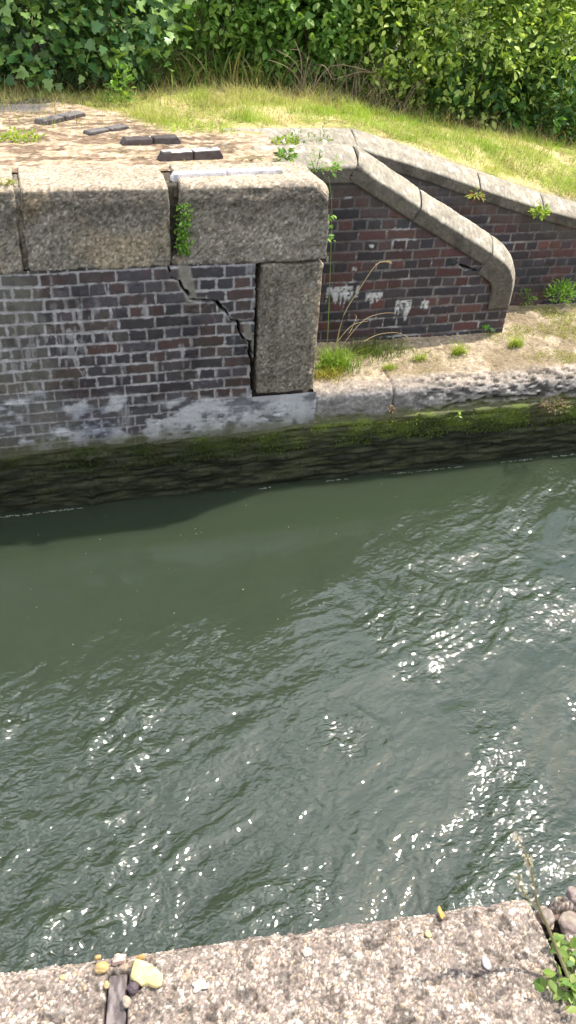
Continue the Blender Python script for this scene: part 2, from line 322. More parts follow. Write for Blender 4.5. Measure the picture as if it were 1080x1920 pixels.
# ------------------------------------------------------------------ main lock wall
YW = 5.2
wall = thing('lock_wall', 'dark brick lock wall with big concrete coping stones and a stepped crack', 'wall')
def P2(px, py, D=YW): p = onY(px, py, D); return (p[0], p[2])
crk = [P2(240+a/4.154, 480+b_/4.154) for a, b_ in [(305, 60), (322, 110), (335, 165), (400, 190), (415, 240), (465, 290), (480, 335), (560, 345), (690, 352), (715, 400), (765, 440), (800, 495), (860, 520), (868, 600), (895, 640), (948, 668)]]
crk2 = [P2(240+a/4.154, 480+b_/4.154) for a, b_ in [(948, 668), (950, 740), (962, 830), (968, 960), (972, 1060)]]
crk3 = [P2(240+a/4.154, 480+b_/4.154) for a, b_ in [(1000, 60), (1003, 200), (1000, 420), (990, 505), (870, 515)]]
def recol_main(x, z, P, c, h, br, e):
    # cement wash at the left, rubble patch by the crack, lime-washed base, white mortar bleeding
    f = fbm(P, 5, 4, 301); f2 = fbm(P*[1, 1, .5], 16, 4, 305)
    wash = np.clip(ss(-.02-x+.35*(f-.5)+.10*ss(-.8-z, 0, .4), -.06, .10), 0, 1)*.7
    grey = np.array([.17, .17, .145])*(.6+.8*fbm(P*[1.6, 1, .35], 14, 4, 310))[:, None]
    c = mixc(c, grey, wash*(.45+.55*f2)); h = h+.004*wash*(1-br)
    # pale mortar bleeding
    sp = np.exp(-(((x-.17)/.17)**2+((z+.80)/.16)**2)); streak = ss(fbm(P*[1, 1, .4], 26, 4, 320), .52, .66)
    k = np.clip((1-br)*ss(fbm(P, 2.5, 3, 321), .35, .6)*.5+sp*streak*.8, 0, 1); c = mixc(c, np.array([.40, .41, .43]), k)
    hl = [[(750, 150), (770, 230), (825, 260), (830, 310)], [(485, 170), (490, 250), (545, 270), (552, 330), (500, 350), (510, 400), (550, 430), (540, 490), (575, 500)], [(780, 510), (800, 580), (850, 600), (850, 650)], [(385, 445), (395, 500), (410, 560)], [(565, 610), (540, 690), (545, 750), (590, 800), (600, 830)]]
    for q_ in hl:
        dq = pdist(x, z, [P2(a_/3.857, 490+b_/3.857) for a_, b_ in q_])+.006*(fbm(P, 40, 2, 323)-.5); c = mixc(c, np.array([.46, .47, .48]), (1-ss(dq, .001, .007))*.7*ss(fbm(P, 9, 2, 324), .35, .5)); h = h-.002*(1-ss(dq, .003, .010))
    jn = (1-ss(e, -.002, .006)); salt = ss(fbm(P*[1, 1, .7], 6, 4, 325)+.10*ss(-.7-z, 0, .5), .50, .62); c = mixc(c, np.array([.40, .40, .42])*(.6+.8*fbm(P, 60, 2, 326))[:, None], salt*jn*.7)
    drip = ss(fbm(P*[1, 1, .16], 38, 3, 327), .58, .68)*salt*(fbm(P, 9, 2, 328) > .45); c = mixc(c, np.array([.36, .36, .38]), drip*.55)
    drk = ss(fbm(P, 4.5, 4, 329), .54, .68); c = mixc(c, c*[.62, .60, .60], drk*.8)
    # base
    zb = -1.385+.16*(fbm(P, 6, 4, 330)-.5)*ss(1.25-x, 0, .2)-.02*(x-1.3)+.07*ss(.6-x, 0, .5)
    base = ss(zb-z+.10*(fbm(P, 9, 4, 331)-.5), -.03, .05)
    pat = fbm(P*[1, 1, 1.6], 8, 5, 332); dark = ss(.53-pat-.10*ss(x, .6, 1.4), 0, .08)*(1-.75*ss(x, .7, 1.2))
    lc = mixc(np.array([.22, .23, .26])*(.6+.8*fbm(P, 30, 4, 334))[:, None], np.array([.50, .52, .56])*np.ones((len(x), 1)), ss(pat+.16*ss(x, .5, 1.4), .48, .62))
    lc = mixc(lc, np.array([.16, .18, .27])*np.ones((len(x), 1)), .55*ss(fbm(P, 4, 3, 340), .5, .7))
    lc = mixc(lc, c*.9, dark*.8)
    lc = mixc(lc, np.array([.10, .11, .05])*np.ones((len(x), 1)), ss(-1.60-z+.12*(fbm(P, 10, 3, 341)-.5), 0, .08)*.75)
    c = mixc(c, lc, base*.92); h = h+base*(.006*(1-br)+.004*(pat-.5))
    # mortar repair by the crack top
    q = 1-ss(pdist(x, z, [P2(345, 505), P2(352, 530), P2(358, 560)]), .025, .05); rc = np.array([.20, .19, .165])*(.6+.8*fbm(P, 30, 3, 350))[:, None]
    c = mixc(c, rc, q); h = h*(1-q)+.004*q
    q = 1-ss(pdist(x, z, [P2(462, 613), P2(470, 640), P2(478, 680)]), .018, .035)
    c = mixc(c, rc, q); h = h*(1-q)+(.008*(fbm(P, 20, 3, 352)-.2))*q
    # damp vertical streaks
    st_ = ss(fbm(P*[1, 1, .12], 10, 3, 360), .52, .7)*.35; c = mixc(c, c*.6, st_)
    return c, h, br
mb = brickface(-1.6, 1.325, -1.80, -.438, YW, .0055, .0795, -.455-12*.0795, PAL_BLUE, (.25, .245, .25), cracks=[(crk, .0065), (crk2, .016), (crk3, .006)], recol=recol_main, s=100, thick=.35, xoff=.02, tint=(1.04, .98, .93))
mb.build('brickwork', M_BRICK, wall)
mb = brickface(1.325, 1.81, -1.80, -1.42, YW+.004, .0055, .0795, -.455-12*.0795, PAL_BLUE, (.25, .245, .25), recol=recol_main, s=100, thick=.35, xoff=.02, tint=(1.04, .98, .93))
mb.build('brickwork', M_BRICK, wall)

def coping(x0, x1, seed, right_round=False, z0=-.45, y1=5.66, zt=.052):
    Q, N, F = rbox((x0, YW-.012, z0), (x1, y1, zt), .022, .0085, skip=('-z', '+y'))
    c, d = conc(Q, N, 78, s=seed)
    x, y, z = Q.T
    # big soft arris along the front, as worn by ropes
    fr = np.clip((YW+.085-y)/.09, 0, 1); up = ss(z, -.07, zt); z = z-.026*fr**2*up; y = y+.022*up*fr
    if right_round:
        e = np.clip((x-(x1-.13))/.13, 0, 1); z = z-.07*e**2.2*ss(z, -.1, zt); x = x-.05*e*ss(z, -.2, .1)*fr*1.0
    # grime on the faces: darkest under the arris, tan scour lower down
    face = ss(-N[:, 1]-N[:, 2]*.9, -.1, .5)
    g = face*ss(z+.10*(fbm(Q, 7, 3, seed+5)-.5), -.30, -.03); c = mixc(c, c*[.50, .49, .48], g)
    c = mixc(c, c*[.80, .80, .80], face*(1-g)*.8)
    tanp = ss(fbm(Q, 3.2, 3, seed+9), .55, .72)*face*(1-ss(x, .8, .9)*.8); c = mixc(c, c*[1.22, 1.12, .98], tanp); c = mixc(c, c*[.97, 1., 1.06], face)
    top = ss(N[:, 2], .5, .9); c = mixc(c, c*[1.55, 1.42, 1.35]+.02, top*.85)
    lich = ss(fbm(Q, 14, 4, seed+12), .62, .72)*top; c = mixc(c, np.array([.20, .18, .15])*np.ones((len(x), 1)), lich*.4)
    chip = ss(fbm(Q, 11, 3, seed+15), .58, .8)*ss(fr, .3, .9)*.012
    d = d-chip
    V = np.stack([x, y, z], 1)+N*d[:, None]
    return V, F, c
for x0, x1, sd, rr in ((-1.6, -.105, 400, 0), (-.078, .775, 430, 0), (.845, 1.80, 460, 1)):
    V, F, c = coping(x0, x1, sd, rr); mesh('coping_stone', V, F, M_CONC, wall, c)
# broken chunk at the foot of the open joint, and joint fill
Q, N, F = rbox((.775, YW-.008, -.455), (.90, YW+.16, -.385), .03, .008); c, d = conc(Q, N, 60, s=480); V = Q+N*(d+.02*(fbm(Q, 18, 3, 481)-.5))[:, None]; mesh('broken_chunk', V, F, M_CONC, wall, c*.7)
Q, N, F = rbox((.77, YW+.10, -.45), (.85, 5.64, .02), .01, .012); c, d = conc(Q, N, 60, s=490); mesh('joint_fill', Q+N*d[:, None], F, M_CONC, wall, c*.35)
Q, N, F = rbox((-.112, YW+.03, -.45), (-.07, 5.64, .03), .01, .012); c, d = conc(Q, N, 60, s=491); mesh('joint_fill', Q+N*d[:, None], F, M_CONC, wall, c*.8)
# quoin
Q, N, F = rbox((1.345, YW-.006, -1.405), (1.80, 5.62, -.462), .018, .0075, skip=('-z', '+y')); c, d = conc(Q, N, 80, base=(.30, .275, .235), s=500)
x, y, z = Q.T; edg = (1-ss(x-1.345+.03*(fbm(Q, 12, 3, 509)-.5), 0, .03)); d = d-.018*edg*fbm(Q, 20, 3, 510); wearr = ss(x, 1.60, 1.79)*ss(fbm(Q, 6, 3, 503)+.5*ss(x, 1.7, 1.8), .5, .9); d = d-.022*wearr*fbm(Q, 16, 3, 505)-.012*ss(x, 1.76, 1.8)
c = mixc(c*.72, c*[1.25, 1.15, 1.05], wearr); st_ = ss(fbm(Q*[1, 1, .1], 9, 3, 507), .5, .65)*(1-wearr); c = mixc(c, c*.62, st_*.8)
mesh('quoin_stone', Q+N*d[:, None], F, M_CONC, wall, c)

# ------------------------------------------------------------------ footing under everything, wet and mossy
foot = thing('wall_footing', 'wet moss-covered footing at the waterline below the brick wall and ledge', 'footing')
xs = np.concatenate([np.linspace(-60, -1.65, 14), np.arange(-1.6, 5.6, .009), np.linspace(5.7, 60, 14)]); 
prof = np.arange(0, .86, .008)
A, B = np.meshgrid(xs, prof, indexing='ij'); x, p = A.ravel(), B.ravel()
ztop = -1.655-.02*ss(1.8-x, 0, .4)-.01*np.sin(x*1.7)
z = ztop-np.maximum(p-.10, 0)*1.0-.03*ss(p, 0, .12); y = YW+.05-.082*ss(p, 0, .12)
P = V3(x, y, z); rgh = fbm(P*[.45, 1, 1.6], 12, 5, 601); lay = fbm(P*[.35, 1, 1.8], 18, 4, 603)
dz = ss(ztop-z, .02, .25); hh = .045*(rgh-.5)+.030*(lay-.5)*dz+.02*(fbm(P, 3, 2, 604)-.5)
fzc = ((z+.006*fbm(P, 5, 2, 631))/.082) % 1; rw = np.floor((z+.006*fbm(P, 5, 2, 631))/.082); fxc = ((x+.115*(rw % 2)+.02*fbm(P, 8, 2, 632))/.23) % 1
jm = np.maximum(1-ss(np.minimum(fzc, 1-fzc)*.082, .003, .010), 1-ss(np.minimum(fxc, 1-fxc)*.23, .003, .010))*(y < YW-.02); hh = hh-.010*jm*ss(fbm(P, 6, 2, 633), .35, .5)
moss = ss(ztop-z+.10*(fbm(P*[.6, 1, 1], 7, 3, 605)-.5), -.01, .05)*(1-ss(ztop-z+.16*(fbm(P, 5, 4, 606)-.5)+.05*ss(1.4-x, 0, 1.2), .08, .22))*(.35+.65*ss(fbm(P*[.5, 1, 1.3], 15, 4, 607), .38, .58))
gr = mixc(np.array([.07, .085, .02])*np.ones((len(x), 1)), np.array([.13, .165, .03])*np.ones((len(x), 1)), ss(fbm(P*[.5, 1, 1.2], 13, 4, 608)+.14*ss(x, 1.0, 2.6), .48, .66))
gr = mixc(gr, np.array([.10, .08, .045])*np.ones((len(x), 1)), ss(fbm(P, 6, 3, 609), .55, .7)*.7)
dk = np.array([.034, .037, .018])*(.35+1.3*ss(fbm(P*[.3, 1, 2], 20, 4, 610), .3, .7))[:, None]
top = np.array([.085, .08, .05])*(.5+fbm(P, 15, 4, 611))[:, None]
c = mixc(mixc(top, dk, ss(ztop-z, .06, .14)), gr*(.38+.62*ss(x, .5, 2.2))[:, None], moss)
# slimy vertical runs
for xx in (.16, .84): 
    k = np.exp(-((x-xx-.02*(fbm(P, 6, 2, 3)-.5))/.02)**2)*ss(ztop-z, .05, .12); hh = hh+.02*k; c = mixc(c, np.array([.02, .025, .01]), k*.6)
mesh('stonework', np.stack([x, y-hh, z], 1), gridF(len(xs), len(prof))[:, ::-1], M_MOSS, foot, c)
# hanging moss fringe
mb = MB(); n = 9000; X0 = rng.uniform(-1.2, 5.3, n); dd = rng.uniform(.03, .22, n); zt0 = -1.66-dd; keep = fbm(V3(X0*.6, 0*X0, zt0), 9, 3, 615) > .47; X0, zt0 = X0[keep], zt0[keep]; n = len(X0)
Pm = np.stack([X0, np.full(n, YW-.05)+rng.uniform(0, .02, n), zt0], 1); cm = mixc(np.array([.05, .07, .012])*np.ones((n, 1)), np.array([.17, .24, .03])*np.ones((n, 1)), rng.random(n)*ss(X0, .5, 2.2))
D_ = np.stack([rng.normal(0, .6, n), rng.uniform(-.8, -.1, n), rng.uniform(-1, -.1, n)], 1); leaves(mb, Pm, D_, rng.normal(size=(n, 3)), rng.uniform(.008, .024, n), cm, NARROW)
mb.build('moss', M_GRASS, foot)
# scum line on the water
mb = MB(); n = 900; X0 = rng.uniform(-1.2, 5.3, n); n0 = fbm(V3(X0, 0*X0, 0*X0), 2.5, 3, 620); X0 = X0[n0 > .45]; n = len(X0)
leaves(mb, np.stack([X0, YW-.085-.02*fbm(V3(X0, 0*X0, 0*X0), 3, 2, 622)+rng.normal(0, .004, n), np.full(n, -2.155)], 1), np.stack([np.ones(n), rng.normal(0, .15, n), 0*X0], 1), np.stack([0*X0, 0*X0, np.ones(n)], 1), rng.uniform(.006, .026, n), np.array([.5, .5, .45])*rng.uniform(.3, 1, (n, 1)), NARROW)
n = 110; X0 = rng.uniform(-.6, 4.2, n); Y0 = rng.uniform(2.2, 5.0, n)
leaves(mb, np.stack([X0, Y0, np.full(n, -2.13)], 1), rng.normal(size=(n, 3))*[1, 1, .05], np.stack([0*X0, 0*X0, np.ones(n)], 1), rng.uniform(.004, .010, n), np.array([.7, .7, .65])*rng.uniform(.6, 1, (n, 1)), LEAF)
tag(mb.build('floating_scum', M_GRASS), 'pale scum and specks floating along the foot of the wall', 'scum', kind='stuff')

# ------------------------------------------------------------------ concrete ledge at the right
ledge = thing('concrete_ledge', 'low eroded concrete ledge in front of the wing walls above the moss', 'ledge')
xs = np.concatenate([np.arange(1.80, 5.6, .0095), np.linspace(5.7, 60, 12)]); pr = np.arange(0, 1.62, .0095)
A, B = np.meshgrid(xs, pr, indexing='ij'); x, p = A.ravel(), B.ravel()
zl = -1.425-.01*(x-1.8)
R_ = .085+.075*ss(x, 2.2, 3.4); down = .26; arc = R_*1.57
a = np.clip((p-down)/arc, 0, 1)*1.57
y = YW+R_*(1-np.cos(a))+np.maximum(p-down-arc, 0); z = zl-R_+R_*np.sin(a)-np.maximum(down-p, 0)
z = z+.03*ss(y, 5.5, 6.0)
P = V3(x, y, z); c, d = conc(P, P, 42, base=(.40, .34, .27), dark=(.20, .165, .13), s=700); n3 = np.stack([0*a, -np.cos(a), np.sin(a)], 1)
er = fbm(P*[.6, 1, 1.4], 7, 5, 702); ersn = ss(x, 2.35, 2.9)
d = d*1.3+ersn*(.045*(er-.5)*(1-ss(y, 5.45, 5.7)))+(.012+.025*ersn)*(fbm(P*[.55, 1, 1.3], 26, 5, 703)-.5)*(1-ss(y, 5.4, 5.6))
topk = ss(y, 5.28, 5.42); fc = (1-ss(a, .3, 1.0))
pink = np.array([.38, .32, .27])*(.5+fbm(P*[1, 1, 2], 22, 4, 705))[:, None]; c = mixc(c, pink*(.70+.3*ss(x, 2.3, 3.0))[:, None], (1-topk)*.7)
c = mixc(c, np.array([.25, .24, .235])*(.5+fbm(P, 20, 4, 706))[:, None], fc*.75)
pit = ss(fbm(P*[.6, 1, 1.6], 30, 5, 707), .50, .60)*ersn*(1-topk); d = d-.012*pit; c = mixc(c, c*.25, pit*.9)
c = mixc(c, np.array([.42, .33, .22])*(.45+1.1*fbm(P, 26, 4, 708))[:, None], topk*.6)
c = c*(.55+.9*fbm(P, 95, 2, 714))[:, None]*(.8+.4*fbm(P, 14, 3, 715))[:, None]; soil = ss(fbm(P, 3.5, 4, 710), .50, .62)*topk; c = mixc(c, np.array([.20, .15, .09])*(.5+fbm(P, 40, 3, 709))[:, None], soil*.75)
# long open crack just above the moss
ck = [P2(730, 815), P2(760, 800), P2(840, 762), P2(900, 752), P2(1010, 742)]; k = (1-ss(pdist(x, z, ck)+.012*(fbm(P, 25, 3, 711)-.5), .004, .014))*(y < YW+.06)*ss(x, 2.5, 2.9); d = d-.05*k; c = mixc(c, np.array([.03, .025, .02]), k*.7)
k = (1-ss(np.abs(x-2.42-.02*(fbm(P, 9, 2, 712)-.5)), .003, .012))*(y < 5.45); d = d-.02*k; c = mixc(c, c*.5, k*.6)
gm = ss(-1.60-z+.14*(fbm(P, 8, 4, 713)-.5), 0, .07)*fc; c = mixc(c, np.array([.12, .13, .03]), gm*.7)
mesh('slab', np.stack([x, y, z], 1)+n3*d[:, None], gridF(len(xs), len(pr)), M_CONC, ledge, c)

# ------------------------------------------------------------------ wing walls
def sweepcop(path, y0, w, th, s0, s1, seed, parent, nose=.022):
    """coping piece: top profile swept along path (x,z) between arclength s0..s1"""
    path = np.array(path, float); L = np.concatenate([[0], np.cumsum(np.hypot(*np.diff(path, axis=0).T))])
    s = np.arange(s0, s1, .009); px = np.interp(s, L, path[:, 0]); pz = np.interp(s, L, path[:, 1])
    k = np.ones(9)/9
    tx = np.gradient(px); tz = np.gradient(pz); l = np.hypot(tx, tz)+1e-9; nx, nz = -tz/l, tx/l
    # section (y, n): front bottom -> nose -> top -> back
    ch = nose; run = 1.75*ch; sec = [(.012, -th)]+[(0, -th+.008+i*.01) for i in range(int((th-ch-.012)/.01)+1)]
    q_ = np.linspace(0, 1, 11); sec += [(.0+run*t_+.006*math.sin(t_*3.14)*-1, -ch*(1-t_)-.0+.010*math.sin(t_*3.14)) for t_ in q_]
    nose = run
    sec += [(yy, .0) for yy in np.arange(nose+.01, w-min(nose, .05), .012)]
    nb_ = min(nose, .05); sec += [(w-nb_+nb_*math.sin(t), -nb_+nb_*math.cos(t)) for t in np.linspace(0, 1.57, 5)]+[(w, -th)]
    sec = np.array(sec); S_, J = np.meshgrid(np.arange(len(s)), np.arange(len(sec)), indexing='ij'); i = S_.ravel(); j = J.ravel()
    nn = sec[j, 1]; P = np.stack([px[i]+nx[i]*nn, y0+sec[j, 0], pz[i]+nz[i]*nn], 1)
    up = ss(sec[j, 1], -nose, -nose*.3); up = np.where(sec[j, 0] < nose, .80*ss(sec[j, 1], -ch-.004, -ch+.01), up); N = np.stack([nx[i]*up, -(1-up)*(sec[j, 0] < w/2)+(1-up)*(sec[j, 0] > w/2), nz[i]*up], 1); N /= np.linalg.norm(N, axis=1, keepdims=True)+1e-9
    c, d = conc(P, N, 60, base=(.36, .325, .265), dark=(.20, .18, .15), contrast=.8, s=seed)
    grey = np.array([.27, .24, .19])*(.45+1.1*fbm(P, 12, 5, seed+3))[:, None]; c = mixc(c, grey, np.full(len(c), .5))
    lich = ss(fbm(P, 24, 3, seed+6), .63, .69)*up; c = mixc(c, np.array([.55, .53, .45]), lich*.7)
    c = mixc(c*.42, c*1.15, ss(up, .0, .35)); blk = ss(fbm(P, 6, 4, seed+7), .55, .7)*(1-up*.6); c = mixc(c, c*.55, blk*.7)  # shaded fascia and sunlit top painted into the colour, plus random dark blotches
    chips = ss(fbm(P, 13, 3, seed+8), .6, .75)*(1-np.abs(up*2-1))*.02; d = d*.6-chips
    es = np.minimum(i, len(s)-1-i)*.009; d = d-.012*(1-ss(es, 0, .012))
    V = P+N*d[:, None]; ns_, m_ = len(s), len(sec); F = gridF(ns_, m_)[:, ::-1]
    # end caps as fans
    mb = MB(); mb.add(V, F, c)
    for ii, rev in ((0, 0), (ns_-1, 1)):
        ring = V[ii*m_:(ii+1)*m_]; cen = ring.mean(0); fan = np.array([[m_, q, q+1] for q in range(m_-1)]); fan = fan[:, ::-1] if rev else fan
        mb.add(np.concatenate([ring, [cen]]), fan, np.array([.2, .18, .15]))
    return mb.build('coping_stone', M_CONC, parent)
def pathpts(Y, pix, smooth=0): return [P2(a, b_, Y) for a, b_ in pix]
# front wing wall
YF = 5.95
ww = thing('wing_wall', 'front sloping brick wing wall with rounded concrete coping and white drips on its face', 'wall', 'sloping wing walls')
zlift = .035
pf = [(1.5, .045), (2.27, .045), (2.33, .005), (2.864, -.30), (3.474, -.635), (3.62, -.73), (3.70, -.815), (3.75, -.92), (3.77, -1.03), (3.767, -1.21)]
pf = np.array(pf); from_s = np.concatenate([[0], np.cumsum(np.hypot(*np.diff(pf, axis=0).T))])
def topf(x): return np.interp(x, [1.5, 2.27, 2.40, 2.864, 3.474, 3.56, 3.60, 3.61, 3.70], [-.13, -.15, -.27, -.53, -.86, -.95, -1.05, -1.19, -1.20])
whites = [(612, 660, 538, 562), (686, 716, 549, 561), (742, 768, 563, 590), (790, 802, 563, 578), (668, 672, 535, 552), (660, 668, 500, 508), (690, 700, 458, 463)]
WB = [(P2(a, c_, YF), P2(b_, d_, YF)) for a, b_, c_, d_ in whites]
def recol_wing(x, z, P, c, h, br, e):
    for (xa, za), (xb, zb) in WB:
        z1_, z0_ = max(za, zb), min(za, zb)
        t_ = (z1_-z)/(z1_-z0_); lim = .1+1.5*fbm(V3(x, 0*x, 0*x), 60, 2, 811)
        k = ss(x, xa-.006, xa+.008)*(1-ss(x, xb-.008, xb+.006))*ss(z1_-z, -.002, .004)*(1-ss(t_-lim, 0, .25))
        k = k*ss(fbm(P, 55, 3, 814), .30, .50); c = mixc(c, np.array([.58, .58, .57])*(.6+.7*fbm(P, 40, 3, 812))[:, None], k*.9); h = h+.003*k
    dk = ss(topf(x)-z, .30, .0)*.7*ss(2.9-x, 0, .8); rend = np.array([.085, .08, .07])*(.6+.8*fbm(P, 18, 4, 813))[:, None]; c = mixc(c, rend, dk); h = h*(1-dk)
    wl = ss(fbm(P*[.5, 1, 2], 9, 4, 815), .60, .68)*(1-br)*.8; c = mixc(c, np.array([.42, .41, .40]), wl)
    c = mixc(c, c*.6, ss(2.3-x+.3*(fbm(P, 3, 3, 816)-.5), -.2, .3)*.5)
    k = ss(-1.40-z+.03*(fbm(P, 9, 3, 817)-.5), 0, .03)*.6; c = mixc(c, np.array([.05, .05, .035]), k)
    return c, h, br
endcr = [P2(850, 488, YF), P2(870, 500, YF), P2(938, 522, YF), P2(935, 545, YF), P2(945, 565, YF)]
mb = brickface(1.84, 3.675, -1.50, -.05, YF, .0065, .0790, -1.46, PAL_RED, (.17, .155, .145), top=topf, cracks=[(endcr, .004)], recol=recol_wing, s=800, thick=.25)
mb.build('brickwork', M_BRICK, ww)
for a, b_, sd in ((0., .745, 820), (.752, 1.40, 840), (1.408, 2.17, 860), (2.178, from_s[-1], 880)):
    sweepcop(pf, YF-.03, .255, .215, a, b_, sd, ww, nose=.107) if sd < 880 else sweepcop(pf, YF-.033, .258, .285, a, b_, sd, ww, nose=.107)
# back wing wall
YB = 6.5
wb = thing('wing_wall', 'rear brick wing wall with lichen-spotted coping beside the sloping grass', 'wall', 'sloping wing walls')
k0 = P2(668, 247, YB+.05)
pb = [(1.4, .03), (2.43, .03), (2.49, .015), (3.057, -.143), (3.675, -.334), (4.116, -.464), (4.563, -.578), (6.5, -1.07), (8.0, -1.45)]
pb = np.array(pb)
def topb(x): return np.interp(x, pb[:, 0], pb[:, 1])-.17
def recol_b(x, z, P, c, h, br, e):
    wl = ss(fbm(P*[.5, 1, 2], 7, 4, 915), .62, .7)*(1-br)*.6; c = mixc(c, np.array([.35, .34, .33]), wl)
    c = mixc(c, np.array([.09, .085, .07])*(.6+.8*fbm(P, 16, 3, 917))[:, None], ss(.16-(topb(x)-z)+.08*(fbm(P, 8, 3, 916)-.5), 0, .06)*.45)
    return c, h, br
mb = brickface(1.6, 6.6, -1.50, -.03, YB+.005, .0085, .0790, -1.40, PAL_RED, (.145, .125, .12), top=topb, recol=recol_b, s=900, thick=.25)
mb.build('brickwork', M_BRICK, wb)
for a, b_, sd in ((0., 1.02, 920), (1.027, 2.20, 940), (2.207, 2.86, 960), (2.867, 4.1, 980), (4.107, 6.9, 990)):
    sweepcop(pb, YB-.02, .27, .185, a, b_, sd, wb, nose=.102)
# dark floor between the wing walls to the left of the ledge
# ------------------------------------------------------------------ ground (far bank)
def gz(x, y):
    bank = np.interp(x, [2.43, 3.057, 3.675, 4.116, 4.563, 6.5, 8], [.03, -.155, -.345, -.475, -.59, -1.07, -1.3])
    t = ss(y, 6.6, 7.6); slope = np.interp(x, [-3, 1.6, 2.4, 4, 5.5, 8], [.0, .03, .0, -.26, -.44, -.7])
    return np.where(y < 5.95+.05, .03, np.where(x < 1.8, .03, bank*(1-t)+slope*t))
def gb(x): return 6.7+.95*np.clip((1.0-x)/.7, 0, 1)
def gheight(x, y):
    P = V3(x, y, 0*x); return gz(x, y)+.03*(fbm(P, 1.6, 3, 1001)-.5)+.018*(fbm(P, 9, 3, 1002)-.5)*ss(y, 5.6, 6.2)
def bank_mesh(xs, ys, keep):
    A, B = np.meshgrid(xs, ys, indexing='ij'); x, y = A.ravel(), B.ravel(); z = gheight(x, y); P = V3(x, y, z)
    F = gridF(len(xs), len(ys)); cc = P[F].mean(1); F = F[keep(cc[:, 0], cc[:, 1])]
    z = np.where((x > 1.70) & (y < 6.9), z-.16*(1-ss(y, 6.70, 6.80)), z); P = V3(x, y, z)
    st1, st2, ID = worley(P, 34, 1003, True)
    sand = mixc(np.array([.44, .325, .225])*np.ones((len(x), 1)), np.array([.20, .14, .095])*np.ones((len(x), 1)), ss(fbm(P*[.6, 1.4, 1], 9, 5, 1004), .45, .58))
    sand = sand*(.55+.9*ID)[:, None]; sand = mixc(sand, np.array([.50, .44, .35]), ss(ID, .9, .95)*.6)
    gr = mixc(np.array([.27, .29, .07])*np.ones((len(x), 1)), np.array([.48, .40, .19])*np.ones((len(x), 1)), ss(fbm(P, 5, 4, 1005), .4, .62))
    g = ss(y-gb(x)+.7*(fbm(P, 1.5, 3, 1006)-.5), -.15, .25); c = mixc(sand, gr, g)
    tar = ss(.3-x+.3*(fbm(P, 3, 2, 1007)-.5), 0, .2)*ss(y, 7.15, 7.3)*(1-ss(y, 7.7, 7.9)); c = mixc(c, np.array([.11, .11, .115]), tar*.85)
    return np.stack([x, y, z], 1), F, c
gmb = MB()
V, F, c = bank_mesh(np.arange(-1.9, 7.01, .017), np.arange(5.56, 9.2, .017), lambda x, y: (x < 1.62) & (y < 6.0) | (x < 1.72) & (y >= 6.0) | (y > 6.66)); gmb.add(V, F, c)
xs_o = np.concatenate([-np.geomspace(1.9, 400, 24)[::-1], np.linspace(-1.7, 6.9, 20), np.geomspace(7.0, 400, 24)]); ys_o = np.concatenate([[9.18], 9.18+np.geomspace(.3, 400, 22)])
A, B = np.meshgrid(xs_o, ys_o, indexing='ij'); V = np.stack([A.ravel(), B.ravel(), gz(A.ravel(), B.ravel())-.012], 1); gmb.add(V, gridF(len(xs_o), len(ys_o)), (.10, .12, .04))
for xa, xb, yy in ((-400, -1.88, 5.5), (6.98, 400, 6.72)):
    zz = .02 if xa < 0 else -1.05
    A, B = np.meshgrid(np.linspace(xa, xb, 8), np.linspace(yy, 9.2, 8), indexing='ij'); z_ = gz(A.ravel(), B.ravel())-.01; gmb.add(np.stack([A.ravel(), B.ravel(), z_], 1), gridF(8, 8), (.2, .2, .07))
tag(gmb.build('ground', M_SOIL), kind='structure')
# wall continuing out of frame on both sides
ext = MB()
for xa, xb, zt in ((-60, -1.6, .03), ):
    Q, N, F = rbox((xa, YW, -1.85), (xb, 5.6, zt), .02, 1.0); ext.add(Q, F, (.11, .1, .09))
ext.build('wall_extension', M_BRICK, wall)

# slot filler between the copings (paved end)
Q, N, F = rbox((1.30, YF+.20, -.3), (1.78, YB+.02, .018), .02, .02); c, d = conc(Q, N, 50, s=1010, contrast=.6); mb = MB(); mb.add(Q+N*d[:, None]*1.5, F, c); mb.build('infill', M_CONC, wb)

# ------------------------------------------------------------------ brick footholds on the lock side
def foothold(name_lab, a, b_, w, hgt, white, split, seed):
    o = thing('foothold', name_lab, 'foothold', 'raised brick footholds on the lock side')
    a = np.array(a); b_ = np.array(b_); d = b_[:2]-a[:2]; L = np.hypot(*d); d /= L; nrm = np.array([-d[1], d[0]])
    t0 = 0
    for k, t1 in enumerate(split+[1.0]):
        Q, N, F = rbox((t0*L+.004, 0, -.03), (t1*L-.004, w, hgt), .012, .006)
        c = np.array([.085, .07, .068])*(.5+fbm(Q, 30, 4, seed+k))[:, None]
        e = np.maximum(ss(Q[:, 2], -.02, hgt*.98), 0)
        if k == 0: Q[:, 0] += np.clip(Q[:, 2], 0, 1)*.9*(1-np.clip(Q[:, 0]/.03, 0, 1))
        if t1 == 1.0: Q[:, 0] -= np.clip(Q[:, 2], 0, 1)*.9*np.clip((Q[:, 0]-t1*L+.03)/.03, 0, 1)
        if white: 
            wm = ss(N[:, 2], .3, .7)*ss(fbm(Q, 26, 3, seed+9), .30, .40); c = mixc(c, np.array([.74, .72, .70])*(.8+.3*fbm(Q, 50, 3, seed+4))[:, None], wm*white)
            if white > .95: c = mixc(c, np.array([.66, .64, .66])*(.8+.3*fbm(Q, 40, 3, seed+2))[:, None], 1-.35*ss(fbm(Q, 35, 3, seed+3), .55, .65)*(1-wm))
        V = np.stack([a[0]+d[0]*Q[:, 0]+nrm[0]*Q[:, 1], a[1]+d[1]*Q[:, 0]+nrm[1]*Q[:, 1], a[2]+Q[:, 2]], 1)+(fbm(Q, 22, 2, seed)-.5)[:, None]*.006
        mesh('brick', V, F, M_BRICK, o, c); t0 = t1
    return o
zt = .045
def gp(px, py, z=.04): return onZ(px, py, z)
